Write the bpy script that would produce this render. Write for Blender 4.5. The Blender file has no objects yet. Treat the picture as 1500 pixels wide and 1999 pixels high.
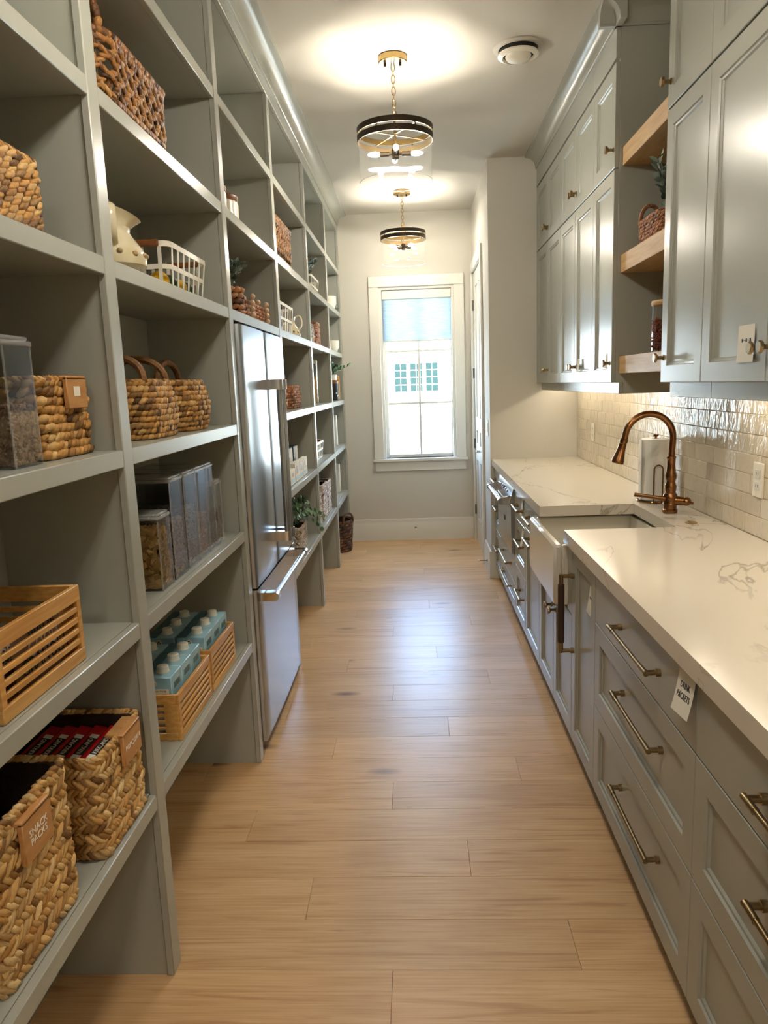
import bpy, bmesh, math, random
import numpy as np
from mathutils import Vector, Matrix

S = bpy.context.scene
C = S.collection
random.seed(7)
RNG = np.random.default_rng(7)
PI = math.pi

# ------------------------------------------------------------------ camera
CAM_H, CAM_P, CAM_Y, CAM_R, CAM_F = 1.4866, -0.1722, -0.0482, -0.0373, 1427.1
def camera():
    p, y, r = CAM_P, CAM_Y, CAM_R
    f = Vector((math.sin(y)*math.cos(p), math.cos(y)*math.cos(p), math.sin(p)))
    rt = Vector((math.cos(y), -math.sin(y), 0)); up = rt.cross(f)
    rt2 = rt*math.cos(r) + up*math.sin(r); up2 = up*math.cos(r) - rt*math.sin(r)
    m = Matrix((rt2, up2, -f)).transposed().to_4x4(); m.translation = (0, 0, CAM_H)
    cd = bpy.data.cameras.new('camera'); cd.sensor_fit = 'HORIZONTAL'; cd.sensor_width = 36
    cd.lens = CAM_F/1500*36; cd.clip_start = .02; cd.clip_end = 300
    o = bpy.data.objects.new('camera', cd); o.matrix_world = m; C.objects.link(o); S.camera = o
camera()

# ------------------------------------------------------------------ sky, sun, exposure
BULB, STRIP, SKY, SUN = 258.0, 7.0, 1.75, 7.0
w = bpy.data.worlds.new('world'); S.world = w; w.use_nodes = True
nt = w.node_tree; bg = nt.nodes['Background']
sk = nt.nodes.new('ShaderNodeTexSky'); sk.sky_type = 'NISHITA'; sk.sun_disc = False
sk.sun_elevation = math.radians(48); sk.sun_rotation = math.radians(180); sk.altitude = 0; sk.dust_density = 1.0; sk.air_density = 1.0
nt.links.new(sk.outputs[0], bg.inputs[0]); bg.inputs[1].default_value = SKY
sl = bpy.data.lights.new('sun', 'SUN'); sl.energy = SUN; sl.angle = .01; sl.color = (.64, .83, 1)
so = bpy.data.objects.new('sun', sl); so.rotation_euler = (math.radians(42), 0, math.radians(12)); C.objects.link(so)
S.view_settings.view_transform = 'Standard'; S.view_settings.look = 'None'
S.view_settings.exposure = 1.75; S.view_settings.gamma = 1.0; S.view_settings.use_curve_mapping = False
S.cycles.max_bounces = 10; S.cycles.diffuse_bounces = 5; S.cycles.glossy_bounces = 5
S.cycles.transmission_bounces = 8; S.cycles.transparent_max_bounces = 16
S.cycles.caustics_reflective = False; S.cycles.caustics_refractive = False
S.cycles.sample_clamp_indirect = 6; S.cycles.use_denoising = True
# sampling guide for the sky at the window opening (a portal emits nothing)
pl = bpy.data.lights.new('window_portal', 'AREA'); pl.shape = 'RECTANGLE'; pl.size = .72; pl.size_y = 1.62
pl.cycles.is_portal = True
po = bpy.data.objects.new('window_portal', pl); po.location = (.03, 7.13, 1.57)
po.rotation_euler = (math.radians(-90), 0, 0); C.objects.link(po)

# ------------------------------------------------------------------ materials
def hexc(h):
    h = h.lstrip('#'); out = []
    for i in (0, 2, 4):
        c = int(h[i:i+2], 16)/255
        out.append(c/12.92 if c <= .04045 else ((c+.055)/1.055)**2.4)
    return (*out, 1)
MATS = {}
def M(name, col, rough=.5, metal=0, col2=None, scale=(1, 1, 1), ns=8, detail=3, bump=0, bs=None, island=None,
      objvar=0, coat=0, emit=0, lo=.35, hi=.65, spec=.5):
    m = bpy.data.materials.new(name); m.use_nodes = True; MATS[name] = m
    t = m.node_tree; n = t.nodes; L = t.links.new
    p = n['Principled BSDF']
    c1 = hexc(col) if isinstance(col, str) else (*col, 1)
    p.inputs['Base Color'].default_value = c1
    p.inputs['Roughness'].default_value = rough; p.inputs['Metallic'].default_value = metal
    p.inputs['Coat Weight'].default_value = coat; p.inputs['Coat Roughness'].default_value = .1
    p.inputs['Specular IOR Level'].default_value = spec
    tc = n.new('ShaderNodeTexCoord'); mp = n.new('ShaderNodeMapping'); mp.inputs['Scale'].default_value = scale
    L(tc.outputs['Object'], mp.inputs[0])
    src = None
    if col2:
        nz = n.new('ShaderNodeTexNoise'); nz.inputs['Scale'].default_value = ns; nz.inputs['Detail'].default_value = detail
        L(mp.outputs[0], nz.inputs['Vector'])
        rp = n.new('ShaderNodeValToRGB'); rp.color_ramp.elements[0].position = lo; rp.color_ramp.elements[1].position = hi
        rp.color_ramp.elements[0].color = c1; rp.color_ramp.elements[1].color = hexc(col2)
        L(nz.outputs['Fac'], rp.inputs[0]); src = rp.outputs[0]
    if island:
        g = n.new('ShaderNodeNewGeometry'); rp = n.new('ShaderNodeValToRGB')
        e = rp.color_ramp.elements
        for i, hx in enumerate(island):
            q = e[i] if i < 2 else e.new(1)
            q.color = hexc(hx)
        for i, q in enumerate(e): q.position = i/(len(island)-1)
        L(g.outputs['Random Per Island'], rp.inputs[0]); src = rp.outputs[0]
    if objvar:
        oi = n.new('ShaderNodeObjectInfo'); mr = n.new('ShaderNodeMapRange')
        mr.inputs['To Min'].default_value = 1-objvar; mr.inputs['To Max'].default_value = 1+objvar*.6
        L(oi.outputs['Random'], mr.inputs['Value'])
        mx = n.new('ShaderNodeMix'); mx.data_type = 'RGBA'; mx.blend_type = 'MULTIPLY'; mx.inputs[0].default_value = 1
        if src: L(src, mx.inputs[6])
        else: mx.inputs[6].default_value = c1
        L(mr.outputs[0], mx.inputs[7]); src = mx.outputs[2]
    if src: L(src, p.inputs['Base Color'])
    if bump:
        nb = n.new('ShaderNodeTexNoise'); nb.inputs['Scale'].default_value = bs or ns; nb.inputs['Detail'].default_value = 3
        L(mp.outputs[0], nb.inputs['Vector'])
        b = n.new('ShaderNodeBump'); b.inputs['Strength'].default_value = bump; b.inputs['Distance'].default_value = .01
        L(nb.outputs['Fac'], b.inputs['Height']); L(b.outputs[0], p.inputs['Normal'])
    if emit:
        p.inputs['Emission Color'].default_value = c1; p.inputs['Emission Strength'].default_value = emit
    return m
def clear(name, tint=(1, 1, 1), rough=.02, gain=1.0, milk=0):
    m = bpy.data.materials.new(name); m.use_nodes = True; MATS[name] = m
    t = m.node_tree; n = t.nodes; L = t.links.new; n.remove(n['Principled BSDF'])
    lw = n.new('ShaderNodeLayerWeight'); lw.inputs[0].default_value = .5
    pw = n.new('ShaderNodeMath'); pw.operation = 'POWER'; pw.inputs[1].default_value = 4.5; L(lw.outputs['Facing'], pw.inputs[0])
    ml = n.new('ShaderNodeMath'); ml.operation = 'MULTIPLY_ADD'; ml.use_clamp = True; ml.inputs[1].default_value = .7*gain; ml.inputs[2].default_value = .035*gain
    L(pw.outputs[0], ml.inputs[0])
    tr = n.new('ShaderNodeBsdfTransparent'); tr.inputs[0].default_value = (*tint, 1)
    gl = n.new('ShaderNodeBsdfGlossy'); gl.inputs['Roughness'].default_value = rough
    mx = n.new('ShaderNodeMixShader'); L(ml.outputs[0], mx.inputs[0]); L(tr.outputs[0], mx.inputs[1]); L(gl.outputs[0], mx.inputs[2])
    if milk:
        df = n.new('ShaderNodeBsdfDiffuse'); df.inputs[0].default_value = (.9, .9, .88, 1); m2 = n.new('ShaderNodeMixShader'); m2.inputs[0].default_value = milk
        L(mx.outputs[0], m2.inputs[1]); L(df.outputs[0], m2.inputs[2]); mx = m2
    L(mx.outputs[0], n['Material Output'].inputs[0])
    return m

M('paint', '#a4a59b', .27, bump=.02, bs=300, spec=.4)
M('paint_dark_gap', '#3a3831', .8)
M('wall', '#c8c4b9', .75, bump=.03, bs=220)
M('trim_white', '#d9d6cc', .4)
M('door_white', '#dad8d0', .3)
M('ceiling', '#c0bbaf', .9, bump=.03, bs=150)
M('quartz_side', '#d9d2c3', .12)
M('steel', (.40, .435, .47), .25, 1, bump=.015, bs=60, scale=(1, 1, .03))
M('chrome', (.72, .72, .72), .12, 1)
M('steel_dark', (.10, .095, .09), .45, .6)
M('black', '#121110', .5)
M('brass', (.58, .42, .19), .28, 1)
M('old_brass', (.30, .215, .11), .3, 1)
M('bronze', (.27, .125, .048), .22, 1)
M('pend_bronze', (.055, .038, .022), .4, .7)
M('pend_gold', (.36, .25, .105), .28, 1)
M('leather', '#3a2516', .55)
M('porcelain', '#d8d3c6', .08, coat=.5)
M('oak_shelf', '#c9a673', .5, col2='#b9925f', scale=(6, 1, 14), ns=6)
M('bamboo', '#d8a65c', .42, col2='#c68d44', scale=(14, 2, 40), ns=3, objvar=.12)
M('wood_dark', '#6b3d1c', .4, col2='#8a5428', scale=(8, 2, 8), ns=4)
M('wood_tag', '#c6935a', .5, col2='#b8834b', scale=(4, 4, 16), ns=4)
M('wicker', '#b98a4a', .62, island=['#3a2310', '#9a6c33', '#c2924c', '#ad7c3c', '#d6ae6e', '#6e4820'], bump=.25, bs=140)
M('wicker_pale', '#c79d5c', .6, island=['#68441c', '#b98744', '#d9b272', '#c49755', '#e6c88f', '#96692f'], bump=.25, bs=140)
M('wicker_red', '#8a5a34', .62, island=['#3f2213', '#8a5530', '#a7683c', '#b98559', '#6e3f20'], bump=.25, bs=140)
M('wicker_dark', '#4c3120', .62, island=['#241409', '#4d2f1b', '#6b442a', '#7c5638', '#382010'], bump=.25, bs=140)
M('wicker_whitened', '#b9a894', .62, island=['#6b4a31', '#bdb0a0', '#d6ccbe', '#a98f77', '#c9bba9'], bump=.25, bs=140)  # pale tones paint window glare onto the tall far baskets
M('wicker_open', '#8a5a2a', .5, island=['#3a2110', '#7d4f22', '#a8743a', '#9a6630', '#c08f52', '#5f3a18'], bump=.3, bs=140)
M('wicker_handle', '#6d4724', .55, col2='#8f6334', ns=45, bump=.3, bs=120)
M('wicker_inner', '#382410', .8, bump=.4, bs=60)  # darkened colour deepens the shade in the weave gaps
M('cream', '#d8cfb4', .22, col2='#c9bb97', ns=14, coat=.4)
M('cream_spot', '#a58c62', .3)
M('white_metal', '#e8e2d2', .35)
M('white_ceramic', '#e6e0cf', .3)
M('paper', '#e9e4d6', .8)
M('paper_towel', '#efece4', .9, bump=.15, bs=90)
M('ink', '#17130f', .7)
M('ink_white', '#eee6d8', .7)
M('red_card', '#b00d12', .3)
M('carton', '#9cc6d4', .3, col2='#86b3c4', ns=10)
M('carton_dark', '#47707c', .35)
M('cap', '#e9e3d4', .45)
M('lemon', '#e8b513', .35, bump=.15, bs=120)
M('lime', '#24401a', .35, bump=.15, bs=120)
M('leaf_gray', '#5f6f62', .55, island=['#35443a', '#5c6d5f', '#7d8c7c', '#475847'])
M('leaf_green', '#4d7048', .5, island=['#243c26', '#5b8057', '#8fb08d', '#3b5d3c', '#a3bf9f'])
M('bead', '#c9a987', .6)
M('cereal', '#b98d49', .8, island=['#8e6127', '#b98a45', '#cfa863', '#a87735'])
M('granola', '#8d6d51', .85, island=['#5c3f2a', '#94714f', '#b09272', '#7a5c48', '#a88a74'])
M('oats', '#6e625c', .85, island=['#4f4541', '#7a6c66', '#8f827b', '#64524a'])
M('rings', '#9a6c45', .85, island=['#6e4423', '#99693f', '#b58657', '#845630'])
M('brownies', '#5a3a26', .85, island=['#371f12', '#5f3d28', '#7c553a', '#4a2c1a'])
M('rusty', '#7a3420', .7, island=['#4a160c', '#7a2f1b', '#a04a2c', '#5f2212'])
M('pasta', '#cda868', .7, island=['#b78d4a', '#d4b074', '#c49b58'])
M('pack_brown', '#6f5344', .35, col2='#503a2e', ns=9)
M('pack_pink', '#b59a8e', .3, col2='#8b6f60', ns=8)
M('sand', '#d9c9a4', .95, col2='#efe6d0', ns=.25)
M('house_white', '#f2f2ee', .8)
M('house_glass', (.012, .022, .020), .9, spec=0)
M('slate', '#6b6a68', .9)
M('blue_gray', '#54707d', .7)
M('grout', '#d3c8b2', .9)
M('hinge', '#6d6a62', .4, .6)
M('bulb', (1.0, .92, .80), .5, emit=BULB)
M('fill_lamp_glow', (1.0, .95, .88), .5, emit=17.0)  # glow of the unseen lamps added as fill
M('led', (1.0, .86, .67), .5, emit=STRIP)
clear('glass', (.985, .985, .98), gain=1.1)
clear('drum_glass', (.985, .985, .98), gain=.14, rough=.0, milk=.003)
clear('acrylic', (.90, .91, .92), gain=1.3)
clear('pane', (.97, .99, .99), gain=.8)
clear('edge_highlight', (.95, .95, .95), gain=2.5, milk=.17)  # white mixed in paints the light caught by clear edges

def floor_mat():
    m = M('oak_floor', '#b08a62', .36); t = m.node_tree; n = t.nodes; L = t.links.new; p = n['Principled BSDF']
    tc = n.new('ShaderNodeTexCoord'); oi = n.new('ShaderNodeObjectInfo')
    off = n.new('ShaderNodeVectorMath'); off.operation = 'SCALE'; off.inputs[0].default_value = (31, 17, 0); L(oi.outputs['Random'], off.inputs['Scale'])
    ad = n.new('ShaderNodeVectorMath'); ad.operation = 'ADD'; L(tc.outputs['Object'], ad.inputs[0]); L(off.outputs[0], ad.inputs[1])
    def noise(sc, ns, det, dist=0):
        mp = n.new('ShaderNodeMapping'); mp.inputs['Scale'].default_value = sc; L(ad.outputs[0], mp.inputs[0])
        z = n.new('ShaderNodeTexNoise'); z.inputs['Scale'].default_value = ns; z.inputs['Detail'].default_value = det; z.inputs['Distortion'].default_value = dist
        L(mp.outputs[0], z.inputs['Vector']); return z.outputs['Fac']
    def ramp(f, a, b, ca, cb):
        r = n.new('ShaderNodeValToRGB'); r.color_ramp.elements[0].position = a; r.color_ramp.elements[1].position = b
        r.color_ramp.elements[0].color = hexc(ca); r.color_ramp.elements[1].color = hexc(cb); L(f, r.inputs[0]); return r.outputs[0]
    def mul(a, b, fac=1):
        x = n.new('ShaderNodeMix'); x.data_type = 'RGBA'; x.blend_type = 'MULTIPLY'; x.inputs[0].default_value = fac
        L(a, x.inputs[6]); L(b, x.inputs[7]); return x.outputs[2]
    base = ramp(noise((1.2, 5, 1), 1.6, 3, .6), .3, .7, '#dcb98b', '#cda678')
    fine = ramp(noise((1.5, 60, 1), 3, 4), .3, .7, '#ffffff', '#e9e0d3')
    grain = ramp(noise((.8, 14, 1), 2.2, 5, 1.5), .56, .70, '#ffffff', '#c4a685')
    vo = n.new('ShaderNodeTexVoronoi'); vo.inputs['Scale'].default_value = 1; 
    mp = n.new('ShaderNodeMapping'); mp.inputs['Scale'].default_value = (1.5, 4.0, 1); L(ad.outputs[0], mp.inputs[0]); L(mp.outputs[0], vo.inputs['Vector'])
    knot = ramp(vo.outputs['Distance'], .02, .13, '#4a2e1a', '#ffffff')
    tint = n.new('ShaderNodeMapRange'); tint.inputs['To Min'].default_value = .90; tint.inputs['To Max'].default_value = 1.08; L(oi.outputs['Random'], tint.inputs['Value'])
    c = mul(mul(mul(base, fine), grain, .5), knot, .8)
    L(mul(c, tint.outputs[0]), p.inputs['Base Color'])
    b = n.new('ShaderNodeBump'); b.inputs['Strength'].default_value = .12; b.inputs['Distance'].default_value = .004
    L(noise((1.2, 30, 1), 3, 4), b.inputs['Height']); L(b.outputs[0], p.inputs['Normal'])
floor_mat()
def quartz_mat():
    m = M('quartz', '#ddd6c8', .18); t = m.node_tree; n = t.nodes; L = t.links.new; p = n['Principled BSDF']
    tc = n.new('ShaderNodeTexCoord')
    mp = n.new('ShaderNodeMapping'); mp.inputs['Scale'].default_value = (1.0, .7, 1); mp.inputs['Rotation'].default_value = (0, 0, .7); L(tc.outputs['Object'], mp.inputs[0])
    def vein(ns, wdt, dist):
        z = n.new('ShaderNodeTexNoise'); z.inputs['Scale'].default_value = ns; z.inputs['Detail'].default_value = 6; z.inputs['Distortion'].default_value = dist
        L(mp.outputs[0], z.inputs['Vector'])
        s = n.new('ShaderNodeMath'); s.operation = 'SUBTRACT'; s.inputs[1].default_value = .5; L(z.outputs['Fac'], s.inputs[0])
        a = n.new('ShaderNodeMath'); a.operation = 'ABSOLUTE'; L(s.outputs[0], a.inputs[0])
        r = n.new('ShaderNodeMapRange'); r.inputs['From Max'].default_value = wdt; r.inputs['To Min'].default_value = 1; r.inputs['To Max'].default_value = 0
        L(a.outputs[0], r.inputs['Value']); return r.outputs[0]
    mk = n.new('ShaderNodeTexNoise'); mk.inputs['Scale'].default_value = 2.2; L(tc.outputs['Object'], mk.inputs['Vector'])
    mr = n.new('ShaderNodeMapRange'); mr.inputs['From Min'].default_value = .30; mr.inputs['From Max'].default_value = .55; L(mk.outputs['Fac'], mr.inputs['Value'])
    ml = n.new('ShaderNodeMath'); ml.operation = 'MULTIPLY'; L(vein(.9, .0045, 1.6), ml.inputs[0]); L(mr.outputs[0], ml.inputs[1])
    m2 = n.new('ShaderNodeMath'); m2.operation = 'MULTIPLY'; m2.inputs[1].default_value = .75; L(ml.outputs[0], m2.inputs[0])
    x = n.new('ShaderNodeMix'); x.data_type = 'RGBA'; x.inputs[6].default_value = hexc('#d6cebf'); x.inputs[7].default_value = hexc('#8d8272')
    L(m2.outputs[0], x.inputs[0]); L(x.outputs[2], p.inputs['Base Color'])
quartz_mat()
def tile_mat():
    m = M('tile', '#d3c8b3', .05, objvar=.10, bump=.8, bs=22)
    for q in m.node_tree.nodes:
        if q.type == 'BUMP': q.inputs['Distance'].default_value = .006
        if q.type == 'MAPPING': q.inputs['Scale'].default_value = (1, 1.6, .8)
tile_mat()
def shade_mat():
    m = bpy.data.materials.new('shade_cloth'); m.use_nodes = True; MATS['shade_cloth'] = m
    t = m.node_tree; n = t.nodes; L = t.links.new; n.remove(n['Principled BSDF'])
    tc = n.new('ShaderNodeTexCoord'); mp = n.new('ShaderNodeMapping'); mp.inputs['Scale'].default_value = (4, 1, 40); L(tc.outputs['Object'], mp.inputs[0])
    z = n.new('ShaderNodeTexNoise'); z.inputs['Scale'].default_value = 2.5; z.inputs['Detail'].default_value = 3; L(mp.outputs[0], z.inputs['Vector'])
    r = n.new('ShaderNodeValToRGB'); r.color_ramp.elements[0].position = .3; r.color_ramp.elements[1].position = .7
    r.color_ramp.elements[0].color = hexc('#9ea5a9'); r.color_ramp.elements[1].color = hexc('#b6bdc1'); L(z.outputs['Fac'], r.inputs[0])
    tr = n.new('ShaderNodeBsdfTranslucent'); df = n.new('ShaderNodeBsdfDiffuse'); L(r.outputs[0], tr.inputs[0]); L(r.outputs[0], df.inputs[0])
    mx = n.new('ShaderNodeMixShader'); mx.inputs[0].default_value = .25; L(tr.outputs[0], mx.inputs[1]); L(df.outputs[0], mx.inputs[2])
    L(mx.outputs[0], n['Material Output'].inputs[0])
shade_mat()

# ------------------------------------------------------------------ mesh builder
class B:
    def __init__(s): s.v = []; s.f = []; s.n = 0; s.rc = True
    def add(s, v, f, mtx=None):
        v = np.asarray(v, float).reshape(-1, 3)
        if mtx is not None: v = v @ np.array(mtx.to_3x3()).T + np.array(mtx.translation)
        s.v.append(v); k = s.n; s.f.extend([tuple(i+k for i in q) for q in f]); s.n += len(v); return s
    def box(s, x0, x1, y0, y1, z0, z1, b=0, mtx=None):
        lo = np.array((min(x0, x1), min(y0, y1), min(z0, z1))); hi = np.array((max(x0, x1), max(y0, y1), max(z0, z1)))
        if not b:
            v = [((lo, hi)[i][0], (lo, hi)[j][1], (lo, hi)[k][2]) for i in (0, 1) for j in (0, 1) for k in (0, 1)]
            return s.add(v, [(0, 1, 3, 2), (4, 6, 7, 5), (0, 4, 5, 1), (2, 3, 7, 6), (0, 2, 6, 4), (1, 5, 7, 3)], mtx)
        b = min(b, *((hi-lo)*.49)); c = (lo+hi)/2; h = (hi-lo)/2; v = []; idx = {}
        for sx in (-1, 1):
            for sy in (-1, 1):
                for sz in (-1, 1):
                    for a in range(3):
                        q = [sx*(h[0]-b), sy*(h[1]-b), sz*(h[2]-b)]; q[a] = (sx, sy, sz)[a]*h[a]
                        idx[(sx, sy, sz, a)] = len(v); v.append(c+q)
        f = []
        for a in range(3):
            o = [i for i in range(3) if i != a]
            for sg in (-1, 1):
                q = []
                for (p, r) in ((-1, -1), (-1, 1), (1, 1), (1, -1)):
                    k = [0, 0, 0]; k[a] = sg; k[o[0]] = p; k[o[1]] = r; q.append(idx[(*k, a)])
                f.append(q)
            for p in (-1, 1):
                for r in (-1, 1):
                    k = [0, 0, 0]; k[o[0]] = p; k[o[1]] = r
                    k1 = list(k); k1[a] = -1; k2 = list(k); k2[a] = 1
                    f.append((idx[(*k1, o[0])], idx[(*k2, o[0])], idx[(*k2, o[1])], idx[(*k1, o[1])]))
        for sx in (-1, 1):
            for sy in (-1, 1):
                for sz in (-1, 1): f.append([idx[(sx, sy, sz, a)] for a in range(3)])
        return s.add(v, f, mtx)
    def lathe(s, prof, c=(0, 0, 0), n=24, mtx=None, ph=0, sx=1, sy=1, fn=None):
        v = []; f = []
        for r, z in prof:
            for i in range(n):
                a = 2*PI*i/n+ph; q = fn(a, z) if fn else 1
                v.append((c[0]+r*q*sx*math.cos(a), c[1]+r*q*sy*math.sin(a), c[2]+z))
        m = len(prof); ring_ = prof[0] == prof[-1] and prof[0][0] > 1e-6
        if ring_: v = v[:-n]; m -= 1
        for j in range(m if ring_ else m-1):
            q = (j+1) % m
            for i in range(n): f.append((j*n+i, j*n+(i+1) % n, q*n+(i+1) % n, q*n+i))
        if ring_: return s.add(v, f, mtx)
        if prof[0][0] > 1e-6: f.append(tuple(range(n))[::-1])
        if prof[-1][0] > 1e-6: f.append(tuple((m-1)*n+i for i in range(n)))
        return s.add(v, f, mtx)
    def tube(s, path, r, n=8, closed=False, flat=1, mtx=None):
        P = [Vector(p) for p in path]; m = len(P); R = r if isinstance(r, (list, tuple)) else [r]*m
        v = []; f = []; up = None
        for i in range(m):
            t = (P[(i+1) % m]-P[i-1]) if closed else (P[min(i+1, m-1)]-P[max(i-1, 0)])
            t.normalize()
            if up is None: up = Vector((0, 0, 1)) if abs(t.z) < .9 else Vector((1, 0, 0))
            a = (up-t*up.dot(t)).normalized(); up = a; b = t.cross(a)
            for k in range(n):
                q = 2*PI*k/n; v.append(P[i]+a*(R[i]*math.cos(q))+b*(R[i]*flat*math.sin(q)))
        for i in range(m if closed else m-1):
            j = (i+1) % m
            for k in range(n): f.append((i*n+k, i*n+(k+1) % n, j*n+(k+1) % n, j*n+k))
        if not closed: f.append(tuple(range(n))[::-1]); f.append(tuple((m-1)*n+k for k in range(n)))
        return s.add([tuple(x) for x in v], f, mtx)
    def prism(s, poly, axis, a0, a1, mtx=None):
        """poly of 2D points in the two axes other than AXIS, extruded from a0 to a1"""
        n = len(poly); v = []
        for a in (a0, a1):
            for p in poly:
                q = [0, 0, 0]; o = [i for i in range(3) if i != axis]; q[o[0]], q[o[1]] = p; q[axis] = a; v.append(q)
        f = [tuple(range(n)), tuple(range(n, 2*n))[::-1]]+[(i, (i+1) % n, n+(i+1) % n, n+i) for i in range(n)]
        return s.add(v, f, mtx)
    def rings(s, u0, u1, v0, v1, prof, fm):
        """nested rectangles (inset, w); fm maps (u, v, w) to the world; first and last are filled"""
        v = []; f = []
        for d, wv in prof: v += [fm(u0+d, v0+d, wv), fm(u1-d, v0+d, wv), fm(u1-d, v1-d, wv), fm(u0+d, v1-d, wv)]
        for j in range(len(prof)-1):
            for i in range(4): f.append((4*j+i, 4*j+(i+1) % 4, 4*j+4+(i+1) % 4, 4*j+4+i))
        f.append((3, 2, 1, 0)); k = 4*(len(prof)-1); f.append((k, k+1, k+2, k+3))
        return s.add(v, f)
    def ell(s, c, r, n=10, m=6, mtx=None):
        prof = [(0, -1)]+[(math.cos(a), math.sin(a)) for a in np.linspace(-PI/2, PI/2, m+1)[1:-1]]+[(0, 1)]
        v = []; f = []
        for pr, pz in prof[1:-1]:
            for i in range(n): v.append((pr*math.cos(2*PI*i/n)*r[0]+c[0], pr*math.sin(2*PI*i/n)*r[1]+c[1], pz*r[2]+c[2]))
        k = len(prof)-2; v += [(c[0], c[1], c[2]-r[2]), (c[0], c[1], c[2]+r[2])]
        for j in range(k-1):
            for i in range(n): f.append((j*n+i, j*n+(i+1) % n, j*n+n+(i+1) % n, j*n+n+i))
        for i in range(n): f.append((k*n, (i+1) % n, i)); f.append((k*n+1, (k-1)*n+i, (k-1)*n+(i+1) % n))
        return s.add(v, f, mtx)
LN = 5
def lump_base():
    v = [(-1, 0, 0)]; f = []
    st = [(-.6, .75), (0, 1), (.6, .75)]
    for x, r in st:
        for i in range(LN): v.append((x, r*math.cos(2*PI*i/LN), r*math.sin(2*PI*i/LN)))
    v.append((1, 0, 0)); e = len(v)-1
    for i in range(LN):
        j = (i+1) % LN
        f.append((0, 1+j, 1+i)); f.append((e, 1+2*LN+i, 1+2*LN+j))
        for k in (0, 1): f.append((1+k*LN+i, 1+k*LN+j, 1+k*LN+LN+j, 1+k*LN+LN+i))
    return np.array(v), f
LV, LF = lump_base()
def lumps(b, ctr, T, N, ln, wd, th):
    """spindles at ctr with axis T (unit rows), outward N; half sizes ln, wd, th"""
    ctr = np.asarray(ctr); T = np.asarray(T); N = np.asarray(N); k = len(ctr)
    T = T/np.linalg.norm(T, axis=1)[:, None]; N = N-(N*T).sum(1)[:, None]*T; N /= np.linalg.norm(N, axis=1)[:, None]
    W = np.cross(N, T)
    j = RNG.uniform(.85, 1.15, (k, 3))
    V = (ctr[:, None, :] + LV[None, :, 0:1]*(T*ln*j[:, :1])[:, None, :] + LV[None, :, 1:2]*(W*wd*j[:, 1:2])[:, None, :]
         + LV[None, :, 2:3]*(N*th*j[:, 2:])[:, None, :])
    b.rc = False; nv = len(LV); base = b.n
    b.v.append(V.reshape(-1, 3)); b.n += k*nv
    for i in range(k):
        o = base+i*nv
        b.f.extend([tuple(o+q for q in f) for f in LF])
def ring(hx, hy, r, step):
    r = min(r, hx*.999, hy*.999); a, c = hx-r, hy-r
    L = [2*c, PI*r/2, 2*a, PI*r/2]*2; per = sum(L); n = max(6, int(round(per/step))); P = []; Nn = []
    for i in range(n):
        d = per*i/n; k = 0
        while d > L[k]: d -= L[k]; k += 1
        q = k//2; t = d/L[k] if L[k] > 1e-9 else 0
        cx, cy = [(a, c), (-a, c), (-a, -c), (a, -c)][q]
        if k % 2 == 1:
            an = q*PI/2+t*PI/2; P.append((cx+r*math.cos(an), cy+r*math.sin(an))); Nn.append((math.cos(an), math.sin(an)))
        else:
            p0 = [(hx, -c), (a, hy), (-hx, c), (-a, -hy)][q]; dr = [(0, 1), (-1, 0), (0, -1), (1, 0)][q]
            P.append((p0[0]+dr[0]*d, p0[1]+dr[1]*d)); Nn.append([(1, 0), (0, 1), (-1, 0), (0, -1)][q])
    return np.array(P), np.array(Nn)

ORG = {}
def prop(o, label=None, cat=None, group=None, kind=None):
    for k, x in (('label', label), ('category', cat), ('group', group), ('kind', kind)):
        if x: o[k] = x
    return o
def mesh(name, b, mat, org):
    V = np.concatenate(b.v)-np.array(org)
    me = bpy.data.meshes.new(name); me.from_pydata(V.tolist(), [], b.f)
    if b.rc:
        bm = bmesh.new(); bm.from_mesh(me); bmesh.ops.recalc_face_normals(bm, faces=bm.faces); bm.to_mesh(me); bm.free()
    me.polygons.foreach_set('use_smooth', [True]*len(me.polygons)); 
    if b.rc: me.set_sharp_from_angle(angle=math.radians(38))
    me.update()
    me.materials.append(MATS[mat]); return me
def obj(name, b, mat, parent=None, label=None, cat=None, group=None, kind=None):
    if parent is not None: org = ORG[parent.name]
    else:
        V = np.concatenate(b.v); lo, hi = V.min(0), V.max(0); org = ((lo[0]+hi[0])/2, (lo[1]+hi[1])/2, lo[2])
    o = bpy.data.objects.new(name, mesh(name, b, mat, org)); C.objects.link(o)
    if parent is not None: o.parent = parent
    else: o.location = org
    ORG[o.name] = org
    return prop(o, label, cat, group, kind)
def thing(name, loc, label, cat, group=None):
    o = bpy.data.objects.new(name, None); o.empty_display_size = .05; o.location = loc; C.objects.link(o); ORG[o.name] = loc
    return prop(o, label, cat, group)
def copy_tree(o, loc=None, parent=None):
    c = o.copy(); C.objects.link(c)
    if parent is not None: c.parent = parent
    if loc is not None: c.location = loc
    ORG[c.name] = loc if loc is not None else ORG.get(o.name)
    for ch in list(o.children): copy_tree(ch, None, c)
    return c
def box(*a, **k): return B().box(*a, **k)
def struct(name, b, mat, parent=None): return obj(name, b, mat, parent, kind=None if parent else 'structure')
FR = {'+X': ((0, 1, 0), (0, 0, 1), (1, 0, 0)), '-X': ((0, -1, 0), (0, 0, 1), (-1, 0, 0)), '-Y': ((1, 0, 0), (0, 0, 1), (0, -1, 0)),
      '+Z': ((0, 1, 0), (-1, 0, 0), (0, 0, 1))}
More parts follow.
